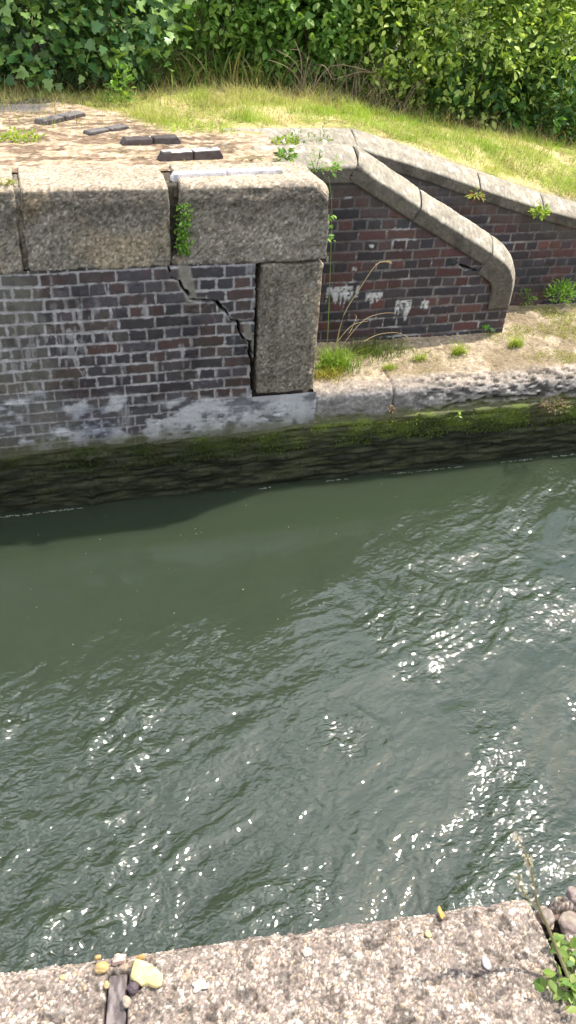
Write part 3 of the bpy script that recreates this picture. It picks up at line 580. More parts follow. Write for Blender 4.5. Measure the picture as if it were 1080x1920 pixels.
foothold('longest foothold strip painted white on the coping edge', gp(321, 334, .05), gp(535, 325, .05), .055, .028, .98, [.48], 1100)
foothold('white-topped brick foothold second from the coping edge', gp(299, 300), gp(421, 292), .07, .045, .92, [.52], 1120)
foothold('black brick foothold in the middle of the row', gp(229, 272), gp(341, 266), .085, .034, 0, [.52], 1140)
foothold('worn grey brick foothold half buried by the grass', gp(167, 253), gp(246, 240), .085, .018, .12, [.5], 1160)
foothold('purple-grey brick foothold farthest from the water', gp(80, 236), gp(164, 218), .10, .032, .15, [.5], 1180)

# ------------------------------------------------------------------ near kerb
KA = np.array([-.203, .790]); KB = np.array([.760, .698]); kd = (KB-KA)/np.linalg.norm(KB-KA); kn = np.array([kd[1], -kd[0]])   # kn points to the viewer
def kerb(name, lab, s0, s1, seed, rubble=False, depth=.42):
    o = thing(name, lab, 'kerb', 'concrete kerbs at the near edge')
    res = .0019 if not rubble else .0024
    su = np.arange(s0, s1, res); pr = np.concatenate([np.arange(-.25, 0, .006), np.arange(0, depth, res)])
    A, B = np.meshgrid(su, pr, indexing='ij'); u, p = A.ravel(), B.ravel(); r = .014
    v = np.where(p < 0, 0, p); zz = np.where(p < 0, p, 0.)
    v2 = v+.006*np.exp(-np.abs(p)/.01); zz = zz-r*np.exp(-np.abs(p)/.010)
    Pp = V3(u, v, zz); 
    wz_ = Pp+.011*(np.stack([fbm(Pp, 120, 3, seed+k) for k in (1, 2, 3)], 1)-.5)
    sc = 145.; F1, F2, ID = worley(wz_, sc, seed); G1, G2, ID2 = worley(wz_*1., 46., seed+50, True)
    st = ss(F2-F1, .02, .30)*(.35+.65*ss(fbm(Pp, 70, 3, seed+8), .36, .56)); bigp = (ID2 > .86)&(G1 < .40+.15*((ID2*37) % 1)); bk = bigp*ss(.46-G1, 0, .06)
    pal = np.array([[.52, .44, .38], [.62, .55, .47], [.36, .30, .27], [.45, .36, .31], [.70, .65, .58], [.26, .23, .22], [.50, .40, .30], [.42, .38, .35], [.56, .44, .38]])
    stone = pal[(ID*8.99).astype(int)]*(.8+.4*((ID*53) % 1))[:, None]*(.8+.4*fbm(Pp, 300, 2, seed+9))[:, None]
    bigc = pal[((ID2*61 % 1)*8.99).astype(int)]*.9
    c = mixc(np.array([.20, .165, .145])*np.ones((len(u), 1)), stone*1.12, st); c = mixc(c, bigc*(.8+.4*fbm(Pp, 180, 3, seed+10))[:, None], bk*.85)
    dk = ss(fbm(Pp, 30, 5, seed+11), .50, .62); c = mixc(c, c*.6, dk*.5); c = c*(.8+.4*fbm(Pp, 4, 3, seed+12))[:, None]
    pits = ss(fbm(Pp, 55, 3, seed+13), .64, .72); c = mixc(c, c*.4, pits*.8)
    fs = ss(fbm(Pp, 210, 3, seed+18), .55, .66); c = mixc(c, c*.4, fs*.75); c = c*[1.03, .99, .94]; hgt = st*.0022*(.5+ID)+bk*.0018+.006*(fbm(Pp, 14, 3, seed+14)-.5)-.003*pits
    edge = np.minimum(u-s0, s1-u); hgt = hgt-.02*(1-ss(edge+.012*(fbm(Pp, 20, 3, seed+15)-.5), 0, .016))
    if rubble:
        hole = ss(fbm(Pp, 16, 4, seed+20), .44, .60); hgt = hgt-.045*hole; c = mixc(c, c*[.5, .42, .4], hole*.8)
    else:
        groove = (1-ss(np.abs((u-u_strip(v))), .0175, .0205))*ss(v, .030, .038); hgt = hgt-.014*groove; c = mixc(c, c*.35, groove)
    hgt = hgt+(.003*(fbm(V3(u, 0*u, 0*u), 30, 3, seed+22)-.5))*(p < .02)
    v2 = v2+.004*(fbm(V3(u, 0*u, 0*u), 30, 3, seed+30)-.5)*(1-ss(v, 0, .05))+np.where(p < 0, -hgt, 0)
    xy = KA[None]+u[:, None]*kd+v2[:, None]*kn; z = zz+np.where(p < 0, 0, hgt)
    mesh('slab', np.stack([xy[:, 0], xy[:, 1], z], 1), gridF(len(su), len(pr))[:, ::-1], M_NEAR, o, c)
    return o
sx = [gp(222, 1812, 0), gp(216, 1920, 0)]
su_ = [((s_[:2]-KA)@kd, (s_[:2]-KA)@kn) for s_ in sx]
def u_strip(v): return su_[0][0]+(v-su_[0][1])*(su_[1][0]-su_[0][0])/(su_[1][1]-su_[0][1])
u_joint = (gp(1005, 1690, 0)[:2]-KA)@kd
k1 = kerb('kerb_stone', 'wide pebbly concrete kerb at the near edge with a rusty strip set in it', -.35, u_joint, 2000)
k2 = kerb('kerb_stone', 'crumbling broken kerb beside the weed in the near right corner', u_joint+.014, u_joint+.42, 2100, rubble=True)
# rusty strip
v0, v1 = .034, .45; n = 160; vv = np.linspace(v0, v1, n); ww_ = np.linspace(-.0165, .0165, 15)
A, B = np.meshgrid(vv, ww_, indexing='ij'); v, w_ = A.ravel(), B.ravel(); u = u_strip(v)+w_+.002*(fbm(V3(v, 0*v, 0*v), 30, 3, 5)-.5)
xy = KA[None]+u[:, None]*kd+v[:, None]*kn; P = V3(xy[:, 0], xy[:, 1], 0*u); zz = -.001+.0045*(fbm(P*[3, 1, 1], 45, 4, 2200)-.5)-.008*(np.abs(w_) > .0155)-.006*(1-ss(v, v0, v0+.01))
c = mixc(np.array([.11, .09, .088])*np.ones((n*15, 1)), np.array([.22, .185, .175])*np.ones((n*15, 1)), ss(fbm(P*[3, 1, 1], 60, 4, 2201), .4, .62)); mesh('rusty_strip', np.stack([xy[:, 0], xy[:, 1], zz], 1), gridF(n, 15)[:, ::-1], M_WOOD, k1, c)
# paving and wall behind / below the near kerb
nb = MB(); 
A, B = np.meshgrid(np.concatenate([-np.geomspace(2, 400, 12)[::-1], np.linspace(-1.5, 3, 10), np.geomspace(4, 400, 12)]), np.concatenate([-np.geomspace(.5, 400, 14)[::-1], [0, .2, .42]]), indexing='ij')
nb.add(np.stack([A.ravel(), B.ravel(), np.full(A.size, -.035)], 1), gridF(*A.shape), (.3, .27, .23)); tag(nb.build('ground', M_SOIL), kind='structure')
nw = thing('lock_wall', 'near side lock wall under the kerb', 'wall'); mb = MB()
for xa, xb, zt_ in ((-60, -.58, -.01), (-.58, 1.19, -.2), (1.19, 60, -.01)):
    Q, N, F = rbox((xa, .1, -3.4), (xb, .70, zt_), .02, .6); Q = Q.copy(); Q[:, 1] += -.0955*(np.clip(Q[:, 0], -2, 3)+.2)*ss(Q[:, 1], .4, .6)*.9+.055*ss(Q[:, 1], .4, .6); mb.add(Q, F, (.12, .1, .09))
mb.build('masonry', M_BRICK, nw)

# ------------------------------------------------------------------ loose stones
def stone(name, lab, cat, px, py, wpx, hpx, thick, col, seed, ang=0, flat=False, grp='loose stones on the near kerb', z0=.002, col2=None, outline=None):
    c0 = gp(px, py, z0); a_ = gp(px+wpx/2, py, z0); hx = np.hypot(*(a_-c0)[:2]); b_ = gp(px, py-hpx/2, z0); hy = np.hypot(*(b_-c0)[:2])
    bpy_n = 28; th = np.linspace(0, 2*np.pi, 2*bpy_n, endpoint=False); ph = np.linspace(-1.5, 1.5, bpy_n)
    A, B = np.meshgrid(th, ph, indexing='ij'); a, b2 = A.ravel(), B.ravel()
    if flat: rr = 1+.16*np.cos(4*a+seed)+.08*np.cos(3*a+1); cb = np.sign(np.cos(b2))*np.abs(np.cos(b2))**.35; sb = np.sign(np.sin(b2))*np.abs(np.sin(b2))**.7
    else: rr = 1; cb = np.cos(b2); sb = np.sin(b2)
    if outline:
        O = np.array([gp(*q_, z0)[:2] for q_ in outline])-c0[:2]; rad = np.full(len(a), .0)
        for p_, q_ in zip(O, np.roll(O, -1, 0)):
            dx, dy = np.cos(a), np.sin(a); ex, ey = q_-p_; den = dx*ey-dy*ex; t_ = (p_[0]*ey-p_[1]*ex)/(den+1e-12); u_ = (p_[0]*dy-p_[1]*dx)/(den+1e-12)
            rad = np.where((t_ > 0) & (u_ >= -1e-6) & (u_ <= 1+1e-6), t_, rad)
        hx = hy = 1.; rr = rad; ang = 0
    N = np.stack([np.cos(a)*cb, np.sin(a)*cb, sb], 1); d = 1+(.50 if not outline else .04)*(fbm(N*1.3+seed, 1, 3, seed)-.5)
    Q = np.stack([hx*N[:, 0]*rr*d, hy*N[:, 1]*rr*d, thick*(N[:, 2]+.6)*d], 1)
    if flat: Q[:, 2] += .003*(fbm(Q, 120, 3, seed+2)-.5)
    R = np.array([[math.cos(ang), -math.sin(ang)], [math.sin(ang), math.cos(ang)]]); Q[:, :2] = Q[:, :2]@R.T
    c = np.asarray(col)*(.75+.5*fbm(Q, 110, 4, seed+3))[:, None]
    if col2 is not None: c = mixc(c, np.asarray(col2)*np.ones((len(c), 1)), ss(fbm(Q, 60, 3, seed+5), .45, .58))
    nU = 2*bpy_n; i = np.arange(nU)[:, None]*bpy_n; i2 = ((np.arange(nU)+1) % nU)[:, None]*bpy_n; j = np.arange(bpy_n-1)[None]
    F = np.stack([i+j, i2+j, i2+j+1, i+j+1], -1).reshape(-1, 4)
    V = Q+c0; caps = np.array([[k*bpy_n+bpy_n-1 for k in range(nU)]])
    mb = MB(); mb.add(V, F, c); cen = V[caps[0]].mean(0); mb.add(np.concatenate([V[caps[0]], [cen]]), np.array([[k, (k+1) % nU, nU] for k in range(nU)]), c.mean(0))
    return tag(mb.build(name, M_STONE), lab, cat, grp)
YEL = (.58, .46, .20)
s_ = stone('loose_stone', 'flat angular bright yellow stone right of the rusty strip', 'stone', 275, 1829, 60, 46, .007, YEL, 3000, flat=True, col2=(.66, .56, .30), outline=[(120+a_/4.5, 1740+b_/4.5) for a_, b_ in [(600, 272), (700, 300), (790, 360), (835, 415), (828, 498), (775, 518), (700, 488), (655, 500), (600, 468), (557, 432), (575, 350)]])
stone('loose_stone', 'round brown and orange pebble left of the rusty strip', 'stone', 191, 1817, 28, 22, .009, (.32, .25, .15), 3010, col2=(.46, .31, .13))
stone('loose_stone', 'small pink chip at the head of the rusty strip', 'stone', 224, 1800, 26, 18, .006, (.55, .38, .32), 3020, flat=True)
stone('loose_stone', 'small ochre pebble touching the top of the yellow stone', 'stone', 264, 1797, 17, 11, .006, (.42, .25, .09), 3030)
stone('loose_stone', 'dark purple crumbly stone below the yellow stone', 'stone', 250, 1855, 22, 20, .007, (.09, .065, .075), 3040)
stone('loose_stone', 'oval beige pebble hugging the right side of the strip', 'stone', 237, 1880, 16, 24, .006, (.36, .29, .22), 3050)
stone('loose_stone', 'tiny orange pebble at the near edge above the brown one', 'stone', 184, 1797, 13, 9, .005, (.50, .30, .12), 3060)
stone('loose_stone', 'tiny tan pebble at the left side of the strip', 'stone', 200, 1848, 11, 14, .005, (.45, .33, .17), 3070)
stone('loose_stone', 'small yellow chip on its own at the far left of the kerb', 'stone', 118, 1833, 12, 10, .002, (.55, .42, .18), 3080)
stone('loose_stone', 'upright pale lilac oval pebble in the right half of the kerb', 'stone', 911, 1806, 14, 26, .004, (.44, .41, .42), 3090)
stone('loose_stone', 'flat pale grey fragment in the left middle of the kerb', 'stone', 375, 1848, 30, 22, .001, (.36, .31, .28), 3100, flat=True)
stone('loose_stone', 'flat round grey pebble pressed into the middle of the kerb', 'stone', 576, 1786, 19, 17, .002, (.40, .35, .31), 3110)
stone('loose_stone', 'big smooth tan cobble in the broken corner at the right edge', 'stone', 1074, 1740, 56, 50, .013, (.30, .24, .19), 3120, z0=-.02, col2=(.20, .15, .13))
stone('loose_stone', 'purple-pink cobble at the very right edge above the tan one', 'stone', 1076, 1684, 30, 34, .012, (.26, .20, .18), 3130, col2=(.15, .11, .10), z0=-.01)
stone('loose_stone', 'cream lump in the joint beside the weed stem', 'stone', 1022, 1720, 26, 38, .010, (.33, .27, .22), 3140, col2=(.20, .16, .13), z0=-.02)
stone('loose_stone', 'orange flake lying close to the water edge in the right half', 'stone', 826, 1712, 9, 22, .002, (.60, .30, .08), 3150, flat=True)
stone('loose_stone', 'pale yellow chip in the right half behind the orange flake', 'stone', 803, 1753, 12, 12, .003, (.56, .47, .22), 3160)

# ------------------------------------------------------------------ small plants
def tuft(lab, p, n, h, spread, c0, c1, w=.006, cat='grass tuft', seedheads=False, grp=None, name='grass_tuft'):
    mb = MB(); P = np.asarray(p)+np.stack([rng.normal(0, spread, n), rng.normal(0, spread*.5, n), np.zeros(n)-.005], 1)
    le = rng.normal(0, .45, (n, 2)); hh = h*rng.uniform(.4, 1.1, n); k = rng.random((n, 1))
    blades(mb, P, hh, le, np.full(n, w), np.array(c0)*rng.uniform(.6, 1.1, (n, 1)), np.array(c1)*(.7+.6*k), seg=4, droop=1.3)
    return tag(mb.build(name, M_GRASS), lab, cat, grp)
def leafy(lab, p, n, R, size, cols, tmpl=LEAF, stem=True, cat='weed', up=.5, name='weed', grp=None, hang=0, tall=1.):
    o = thing(name, lab, cat, grp); p = np.asarray(p, float)
    dirs = rng.normal(size=(n, 3)); dirs[:, 2] = np.abs(dirs[:, 2])*up-hang; dirs[:, 1] -= .3; dirs /= np.linalg.norm(dirs, axis=1, keepdims=True)
    rr = rng.uniform(.25, 1, n)**.6; P = p+dirs*R*rr[:, None]*[1, .8, tall]
    mb = MB(); cc = np.array(cols)[rng.integers(0, len(cols), n)]*rng.uniform(.7, 1.25, (n, 1))
    leaves(mb, P, dirs+rng.normal(0, .5, (n, 3)), rng.normal(0, .4, (n, 3))+[0, -.3, 1], size*rng.uniform(.6, 1.2, n), cc, tmpl); mb.build('leaves', M_LEAF, o)
    if stem:
        mb = MB()
        for k in rng.choice(n, min(n, 9), replace=False): tube(mb, [p-[0, 0, .01], p+(P[k]-p)*.5+[0, 0, .01*(1-hang)], P[k]], [.002, .0015, .001], np.array(cols[0])*.9, ns=4, sub=2)
        mb.build('stems', M_WOOD, o)
    return o
G1 = [(.10, .22, .03), (.16, .30, .04), (.22, .36, .05)]; G2 = [(.06, .13, .025), (.09, .18, .03), (.13, .24, .04)]; GY = [(.30, .40, .05), (.38, .44, .07), (.24, .36, .04)]
LZ = -1.42
tuft('large bright grass tuft at the foot of the quoin stone', onZ(628, 690, LZ), 420, .22, .085, (.12, .20, .03), (.34, .50, .07), .006)
tuft('yellowing grass clump in front of the bright tuft by the quoin', onZ(615, 705, LZ), 260, .10, .075, (.36, .30, .06), (.55, .52, .12), .005)
tuft('dark grass fringe in the shade along the foot of the front wing wall', onZ(700, 662, LZ), 420, .14, .13, (.10, .14, .03), (.20, .26, .07), .005)
for lab, px, py, n, h in (('small yellow-green tuft on the ledge, nearest the quoin', 731, 683, 90, .07), ('small bright tuft on the ledge under the white drips', 785, 666, 80, .09), ('tallest tuft on the ledge beside a thin stalk', 860, 655, 130, .13), ('bright tuft at the lower corner of the front wing wall', 966, 640, 150, .11)):
    tuft(lab, onZ(px, py+8, LZ), n, h, .03, (.26, .34, .05), (.48, .58, .10), .005, grp='grass tufts on the ledge')
# dry arching stalks
def stalk(mb, pix, r, col, Y0, Y1, head=0):
    pts = [onY(a, b_, Y0+(Y1-Y0)*k/(len(pix)-1)) for k, (a, b_) in enumerate(pix)]; return tube(mb, pts, np.linspace(r, r*.6, len(pts)), col, ns=5)
o = thing('dry_stalks', 'dry straw-coloured grass stalks arching in front of the wing wall', 'dry grass'); 
for pix, r in ([[(630, 648), (645, 590), (672, 545), (705, 497), (726, 491), (731, 494)], .0042], [[(640, 650), (680, 602), (715, 588), (742, 587)], .0025], [[(682, 640), (710, 627), (745, 624), (770, 635)], .0025], [[(633, 640), (660, 610), (690, 602)], .0022], [[(655, 625), (668, 596), (665, 590)], .002]):
    mb = MB(); p_ = stalk(mb, pix, r, (.50, .40, .22), 5.5, 5.7); 
    if r > .004:
        q = p_[-9:]; n = 60; i = rng.integers(0, len(q), n); leaves(mb, q[i], rng.normal(0, .4, (n, 3))+[.6, 0, .3], rng.normal(size=(n, 3)), rng.uniform(.010, .02, n), np.array([.55, .42, .28])*rng.uniform(.7, 1.1, (n, 1)), NARROW)
    mb.build('stalk', M_GRASS, o)
o = thing('climbing_weed', 'thin green weed climbing up between quoin and wing wall', 'weed'); mb = MB(); pts = tube(mb, [onY(a, b_, 5.45) for a, b_ in [(614, 640), (617, 560), (620, 480), (621, 440), (622, 380), (616, 330)]], [.004, .003, .003, .003, .002, .002], (.22, .30, .08), ns=5); mb.build('stem', M_GRASS, o)
mb = MB()
for px, py, n in ((619, 410, 14), (617, 442, 7), (625, 312, 14), (633, 305, 8)):
    P = onY(px, py, 5.42)+rng.normal(0, .018, (n, 3)); leaves(mb, P, rng.normal(size=(n, 3)), rng.normal(0, .5, (n, 3))+[0, -.5, 1], rng.uniform(.02, .045, n), np.array(G1)[rng.integers(0, 3, n)]*1.2, LEAF)
mb.build('leaves', M_LEAF, o)
# weed filling the open coping joint
o = thing('weed', 'green weed filling the open joint between the two coping stones', 'weed'); mb = MB(); n = 520
pj = [onY(344, yy, YW+.03) for yy in np.linspace(380, 470, n)]; P = np.array(pj)+np.stack([rng.normal(0, .020, n), rng.uniform(-.075, .02, n), rng.normal(0, .01, n)], 1)
leaves(mb, P, rng.normal(size=(n, 3))+[0, -1, -.2], rng.normal(0, .5, (n, 3))+[0, -.4, 1], rng.uniform(.012, .032, n), np.array(G1)[rng.integers(0, 3, n)]*rng.uniform(.7, 1.4, (n, 1)), LEAF); mb.build('leaves', M_LEAF, o)
leafy('leafy green weed on the coping in front of the wing wall', onZ(535, 296, .05), 50, .065, .042, G1, LEAF, grp=None)
leafy('tall spindly weed rooted behind the end of the coping', onZ(592, 322, .02), 60, .07, .028, G1, NARROW, tall=2.0, up=1.2)
leafy('feathery weed sprig leaning over the end of the coping', onZ(622, 318, .0), 40, .05, .035, [(.25, .33, .10), (.35, .38, .15)], NARROW, tall=1.2)
leafy('low weeds in the slot between the two copings', onZ(535, 268, .03), 120, .10, .03, GY, LEAF, tall=.5)
leafy('sparse sprig on the level coping of the rear wall', onZ(560, 262, .05), 45, .10, .03, [(.2, .28, .08)], NARROW, tall=.8)
leafy('second sparse sprig further along the rear coping', onZ(600, 262, .05), 45, .10, .03, [(.2, .28, .08)], NARROW, tall=.8)
leafy('small fern with reddened fronds hanging below the rear coping', onY(892, 366, 6.42), 40, .055, .045, [(.35, .38, .06), (.25, .34, .05), (.35, .08, .03)], NARROW, hang=.4)
leafy('bright round-leaved weed hanging over the rear coping', onY(1012, 398, 6.42), 80, .075, .045, GY, LEAF, hang=.2)
mb = MB(); 
leafy('dense green weed at the foot of the rear wing wall', onY(1052, 556, 6.36)+[0, 0, -.02], 260, .15, .05, G1, NARROW, tall=1.1, up=1)
leafy('small dark weed behind the end of the front wing wall', onY(985, 560, 6.38)+[0, 0, -.02], 60, .08, .04, G2, NARROW, tall=1.2, up=1)
leafy('pair of round bright leaves on the face of the wing wall', onY(913, 617, 5.9), 7, .035, .06, [(.12, .32, .05)], IVY, stem=False)
leafy('tiny green sprout on the moss under the ledge crack', onY(859, 779, 5.13), 7, .018, .03, [(.35, .5, .08)], LEAF, stem=False)
leafy('tuft of dead brown bramble on the ledge front', onY(1040, 760, 5.1), 130, .11, .03, [(.22, .14, .09), (.30, .22, .14), (.14, .16, .05)], NARROW, tall=.6, hang=.2)
leafy('rust-brown dead weed in the joint of the ledge face', onY(735, 765, 5.14), 26, .03, .02, [(.28, .16, .08), (.35, .25, .15)], NARROW, hang=.5)
leafy('yellow weeds at the left end of the lock side', onZ(40, 258, .04), 160, .16, .03, GY, LEAF, tall=.3)
leafy('yellow-green moss patch by the left coping joint', onZ(8, 342, .05), 90, .07, .018, [(.3, .32, .08)], LEAF, tall=.2, stem=False)
leafy('straggly weed at the broken coping corner', onZ(470, 300, .04), 60, .09, .02, [(.22, .2, .09), (.3, .3, .12)], NARROW, tall=.5)
o = leafy('upright young plant standing at the edge of the ivy bush', onZ(228, 190, .05), 110, .12, .05, G1, LEAF, tall=2.4, up=1.2)

# foreground tall weed with pale seed pods
o = thing('flowering_weed', 'tall weed with pale seed pods leaning out over the water at right', 'weed')
mb = MB(); zk = lambda px, py, z: onZ(px, py, z)
main = tube(mb, [zk(1085, 1880, .0), zk(1052, 1800, .04), zk(1028, 1740, .09), zk(1012, 1705, .13), zk(1003, 1672, .17), zk(996, 1630, .21), zk(985, 1600, .25), zk(970, 1568, .29)], [.0035, .003, .0028, .0025, .002, .0015, .0012, .001], (.26, .22, .12), ns=6)
side = tube(mb, [zk(1012, 1705, .13), zk(995, 1690, .15), zk(980, 1668, .17), zk(973, 1648, .19)], [.002, .0016, .0012, .001], (.35, .33, .22), ns=5)
mb.build('stem', M_GRASS, o)
mb = MB()
for path, a0 in ((main, 17), (side, 3)):
    q = path[a0:]; n = 34; i = rng.integers(0, len(q), n); leaves(mb, q[i], rng.normal(0, .6, (n, 3))+[-.3, .2, .2], rng.normal(size=(n, 3)), rng.uniform(.006, .0125, n), np.array([.62, .56, .50])*rng.uniform(.6, 1.1, (n, 1)), (LEAF[0]*[1, 1.3, 2.5], LEAF[1]))
mb.build('seed_pods', M_GRASS, o)
mb = MB(); cl = []
for px, py, n, R in ((1064, 1785, 14, .022), (1078, 1805, 16, .03), (1048, 1765, 5, .015), (1068, 1850, 18, .028), (1080, 1872, 20, .03), (1020, 1834, 4, .010), (1078, 1830, 8, .02)):
    P = zk(px, py, .015)+rng.normal(0, R*.5, (n, 3))*[1, 1, .5]; d = rng.normal(size=(n, 3))*[1, 1, .4]; leaves(mb, P, d, rng.normal(0, .35, (n, 3))+[0, 0, 1], rng.uniform(.012, .028, n), np.array([(.22, .32, .07), (.32, .40, .11), (.14, .24, .06)])[rng.integers(0, 3, n)]*rng.uniform(.7, 1.2, (n, 1)), LEAF)
mb.build('leaves', M_LEAF, o)

# ------------------------------------------------------------------ grass on the bank
mb = MB()
def scatter(n, x0, x1, y0, y1, dens):
    x = rng.uniform(x0, x1, n); y = rng.uniform(y0, y1, n); k = rng.random(n) < dens(x, y); x, y = x[k], y[k]; return np.stack([x, y, gheight(x, y)-.004], 1)
def dens(x, y): P = V3(x, y, 0*x); return ss(y-gb(x)+.7*(fbm(P, 1.5, 3, 1006)-.5), -.12, .22)*(.25+.75*ss(fbm(P, 4, 3, 1050), .35, .6))*(x > -.2-0*y)+.03*(y > 5.75)*(x < 1.6)
P = scatter(90000, -1.6, 6.8, 5.7, 8.7, dens); P = P[(P[:, 0] < 1.5) | (P[:, 1] > 6.78)]; n = len(P)
nn = fbm(P, 3, 3, 1060); dry = ss(.5*nn+.5*fbm(P*[1, 1.5, 1], 1.3, 3, 1063)+.22*rng.random(n), .52, .70)[:, None]
c1 = (1-dry)*np.array([.36, .50, .075])+dry*np.array([.58, .53, .24]); c1 = c1*(.65+.7*fbm(P, 5, 3, 1064))[:, None]; c0 = c1*[.7, .72, .65]
hh = rng.uniform(.025, .085, n)*(.35+3.2*fbm(P, 3.0, 3, 1061)**2.2); hh = np.where(P[:, 1] < 6.5, hh*.5, hh)
blades(mb, P, hh, rng.normal(0, .55, (n, 2)), np.full(n, .0042), c0, c1*rng.uniform(.75, 1.2, (n, 1)), seg=2)
P = scatter(42000, -1.6, 6.8, 5.7, 8.5, lambda x, y: .10+.6*ss(fbm(V3(x, y, 0*x), 2.2, 3, 1070), .45, .62)); P = P[(P[:, 0] < 1.5) | (P[:, 1] > 6.8)]; n = len(P); a = rng.uniform(0, 6.28, n)
leaves(mb, P+[0, 0, .008], np.stack([np.cos(a), np.sin(a), rng.normal(0, .12, n)], 1), np.stack([0*a, 0*a, 1+0*a], 1), rng.uniform(.02, .09, n)*np.where(P[:, 1] < 6.6, .55, 1), np.array([.52, .42, .26])*rng.uniform(.2, 1.15, (n, 1)), (LEAF[0]*[1, .14, .3], LEAF[1]))
P = scatter(2600, -.3, 6.6, 6.8, 8.5, lambda x, y: ss(y, 6.9, 8.1)*.9+.08); P = P[(P[:, 0] < 1.5) | (P[:, 1] > 6.85)]; n = len(P)
blades(mb, P, rng.uniform(.08, .24, n), rng.normal(0, .5, (n, 2)), np.full(n, .0045), np.array([.34, .25, .13])*rng.uniform(.5, 1.1, (n, 1)), np.array([.58, .46, .26])*rng.uniform(.5, 1.1, (n, 1)), seg=3)
tag(mb.build('grass', M_GRASS), 'short yellow-green grass with dry straw on the bank', 'grass', kind='stuff')
# ledge litter and short growth
mb = MB(); P = np.stack([rng.uniform(1.85, 5.2, 26000), rng.uniform(5.36, 6.45, 26000), np.zeros(26000)], 1); P[:, 2] = -1.425-.01*(P[:, 0]-1.8)+.03*ss(P[:, 1], 5.5, 6.0)+.004
P = P[(P[:, 1] < 5.93) | (P[:, 0] > 3.72)]; n = len(P); k = fbm(P, 3.2, 3, 1080); g = rng.random(n) < ss(k, .42, .58)*(.35+.65*ss(P[:, 0], 3.4, 3.9)); Pg = P[g]; m_ = len(Pg)
blades(mb, Pg, rng.uniform(.01, .04, m_), rng.normal(0, .6, (m_, 2)), np.full(m_, .004), np.array([.22, .24, .06])*np.ones((m_, 1)), np.array([.50, .52, .15])*rng.uniform(.7, 1.2, (m_, 1)), seg=2)
Pl = P[rng.random(n) < .22]; m_ = len(Pl); a = rng.uniform(0, 6.28, m_); leaves(mb, Pl, np.stack([np.cos(a), np.sin(a), 0*a], 1), np.stack([0*a, 0*a, 1+0*a], 1), rng.uniform(.01, .05, m_), np.array([.5, .4, .27])*rng.uniform(.4, 1.1, (m_, 1)), (LEAF[0]*[1, .2, .3], LEAF[1]))
tag(mb.build('ledge_growth', M_GRASS), 'thin dry growth and litter scattered over the ledge', 'ground cover', kind='stuff')

# ------------------------------------------------------------------ hedge behind
def bush(name, lab, cat, lobes, nclus, per, size, cols, tmpl=LEAF, M=M_LEAF, trunk=(.16, .12, .08), spread=.09, tipc=None, shell=.55):
    o = thing(name, lab, cat, 'hedge plants along the top of the bank'); L = np.array(lobes, float); wts = (L[:, 3]*L[:, 4]+L[:, 4]*L[:, 5]+L[:, 3]*L[:, 5]); wts /= wts.sum()
    i = rng.choice(len(L), nclus, p=wts); d = rng.normal(size=(nclus, 3)); d /= np.linalg.norm(d, axis=1, keepdims=True)
    rr = shell+(1-shell)*rng.random(nclus)**.7; rr *= .86+.35*fbm(L[i, :3]+d*L[i, 3:], 2.6, 3, 71)
    C = L[i, :3]+d*L[i, 3:]*rr[:, None]; C = C[C[:, 2] > gz(C[:, 0], C[:, 1])+.03]; d = d[:len(C)] if 0 else (C-L[:, :3].mean(0)); d /= np.linalg.norm(d, axis=1, keepdims=True)
    N = len(C)*per; Ci = np.repeat(np.arange(len(C)), per); tw = d+rng.normal(0, .6, (len(C), 3)); tw[:, 1] -= .4; tw /= np.linalg.norm(tw, axis=1, keepdims=True)
    t = np.tile(np.linspace(0, 1, per), len(C)); P = C[Ci]+tw[Ci]*(t*spread*1.8)[:, None]+rng.normal(0, spread*.22, (N, 3))
    D_ = tw[Ci]*.6+rng.normal(0, .65, (N, 3)); U_ = rng.normal(0, .45, (N, 3))+[.15, -.25, 1]
    cc = np.array(cols)[rng.integers(0, len(cols), len(C))][Ci]*rng.uniform(.7, 1.25, (N, 1))
    if tipc is not None: cc = mixc(cc, np.array(tipc)*np.ones((N, 1)), (t > .6)*.7*(rng.random(N) < .6))
    mb = MB(); leaves(mb, P, D_, U_, size*rng.uniform(.4, 1.4, N), cc, tmpl); mb.build('foliage', M, o)
    mb = MB()
    for l in L[:6]:
        b0 = np.array([l[0]+rng.normal(0, .03), l[1], gz(np.array([l[0]]), np.array([l[1]]))[0]-.03])
        for _ in range(4):
            e = l[:3]+rng.normal(0, .4, 3)*l[3:]; tube(mb, [b0+rng.normal(0, .04, 3)*[1, 1, 0], (b0+e)/2+rng.normal(0, .08, 3), e], [.014, .009, .004], np.array(trunk), ns=5)
    mb.build('stems', M_WOOD, o) if name != 'tree' else mb.build('trunk', M_WOOD, o); return o
IV = [(.09, .21, .06), (.13, .26, .07), (.07, .16, .06), (.20, .33, .09)]
bush('ivy_bush', 'dark ivy-covered bush hanging over the left end of the bank', 'bush', [(-.9, 8.5, .6, .9, .5, .9), (.1, 8.4, .55, .6, .5, .85), (.75, 8.3, .65, .5, .42, .55), (-.3, 8.7, 1.5, 1.3, .7, .9)], 3300, 5, .078, IV, IVY, M_GLOSS, spread=.13, tipc=(.24, .36, .09))
bush('leafy_bush', 'mid green small-leaved bush behind the reeds', 'bush', [(1.7, 8.75, .75, .75, .4, .5), (2.3, 8.9, 1.3, .9, .5, .8)], 1700, 6, .07, [(.16, .30, .06), (.22, .37, .08), (.30, .45, .11)], LEAF, spread=.07)
bush('bramble_bush', 'bramble thicket with bare brown stems in the middle of the hedge', 'bush', [(2.6, 8.6, .50, .60, .4, .42), (3.1, 8.8, .9, .7, .45, .6)], 1500, 6, .07, [(.16, .31, .06), (.24, .42, .08), (.11, .22, .05)], LEAF, spread=.08, tipc=(.20, .30, .07))
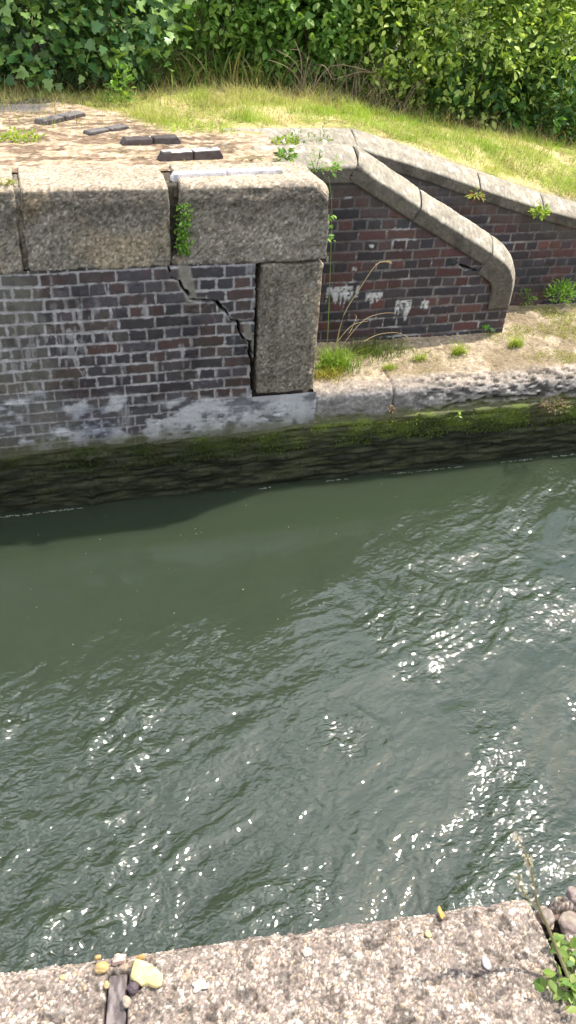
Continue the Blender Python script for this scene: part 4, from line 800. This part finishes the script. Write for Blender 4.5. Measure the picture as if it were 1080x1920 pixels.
bush('willow_bush', 'bright yellow-green leafy bush filling the upper right of the hedge', 'bush', [(3.5, 8.5, .45, .65, .42, .6), (4.3, 8.5, .35, .8, .5, .8), (5.1, 8.5, .25, .7, .5, .8), (4.4, 8.8, 1.2, 1.5, .6, .8)], 4400, 6, .064, [(.21, .34, .06), (.32, .45, .08), (.42, .53, .12), (.10, .19, .05)], LEAF, spread=.085, tipc=(.55, .64, .18))
bush('elder_bush', 'darker low growth under the bright bush at right', 'bush', [(4.4, 8.45, -.1, .8, .35, .35), (5.2, 8.3, -.2, .7, .4, .5), (6.2, 8.3, -.2, .8, .5, .8)], 1500, 5, .09, [(.09, .19, .05), (.13, .26, .06), (.07, .15, .045)], LEAF, spread=.09)
for k, (x_, y_, z_, rx, ry, rz) in enumerate([(-2.8, 10.6, 2.4, 1.9, 1.3, 3.0), (-.2, 10.6, 2.6, 1.9, 1.3, 3.1), (2.5, 10.6, 1.8, 1.6, 1.2, 2.3)]):
    bush('tree', 'dark green tree in the dense row behind the left of the hedge', 'tree', [(x_, y_, z_, rx, ry, rz)], 1500, 6, .14, [(.05, .10, .03), (.07, .13, .035)], LEAF, spread=.15)
for k, (x_, y_, z_, rx, ry, rz) in enumerate([(4.6, 10.3, .3, 1.5, .9, 1.4), (6.8, 10.2, .0, 1.5, .9, 1.4), (8.8, 10, -.2, 1.4, 1, 1.3)]):
    bush('tree', 'dark green tree in the dense row behind the right of the hedge', 'tree', [(x_, y_, z_, rx, ry, rz)], 900, 6, .10, [(.05, .10, .03), (.07, .13, .035)], LEAF, spread=.15)
# reeds
def strapclump(lab, x0, x1, y0, y1, n, h, cs, w, name='reed_clump'):
    mb = MB(); x = rng.uniform(x0, x1, n); y = rng.uniform(y0, y1, n); P = np.stack([x, y, gheight(x, y)-.01], 1)
    cc = np.array(cs)[rng.integers(0, len(cs), n)]*rng.uniform(.6, 1.15, (n, 1)); blades(mb, P, h*rng.uniform(.5, 1.1, n), rng.normal(0, .45, (n, 2))+[0, -.15], np.full(n, w), cc*.7, cc, seg=6, droop=1.8)
    return tag(mb.build(name, M_GRASS), lab, 'reeds', 'hedge plants along the top of the bank')
strapclump('clump of strappy half-dry reeds in the gap between the ivy and brambles', 1.25, 2.35, 8.2, 8.8, 260, .46, [(.26, .36, .08), (.48, .43, .15), (.18, .30, .06), (.24, .34, .07)], .020)
strapclump('dark long grass under the ivy bush at left', -1.2, 1.15, 7.95, 8.4, 700, .42, [(.05, .09, .025), (.08, .13, .035), (.11, .15, .05)], .011, 'grass_clump')
strapclump('grass fringe at the foot of the hedge at right', 2.9, 5.9, 8.1, 8.5, 700, .34, [(.10, .16, .04), (.16, .22, .05), (.28, .25, .11)], .009, 'grass_clump')
# bare bramble stems and dry twigs
mb = MB()
for k in range(80):
    x = rng.uniform(2.4, 3.6); y = rng.uniform(8.0, 8.4); z = gheight(np.array([x]), np.array([y]))[0]; a = rng.normal(0, .35); l = rng.uniform(.2, .6)
    tube(mb, [(x, y, z), (x+a*l*.5, y+rng.normal(0, .05), z+l*.6), (x+a*l*1.3, y+rng.normal(0, .1)-.05, z+l*rng.uniform(.3, .9))], [.005, .004, .002], np.array([.26, .20, .13])*rng.uniform(.5, 1.2), ns=4, sub=3)
tag(mb.build('dead_bramble', M_WOOD), 'tangle of bare dead stems at the foot of the bramble thicket', 'dead stems', 'hedge plants along the top of the bank')
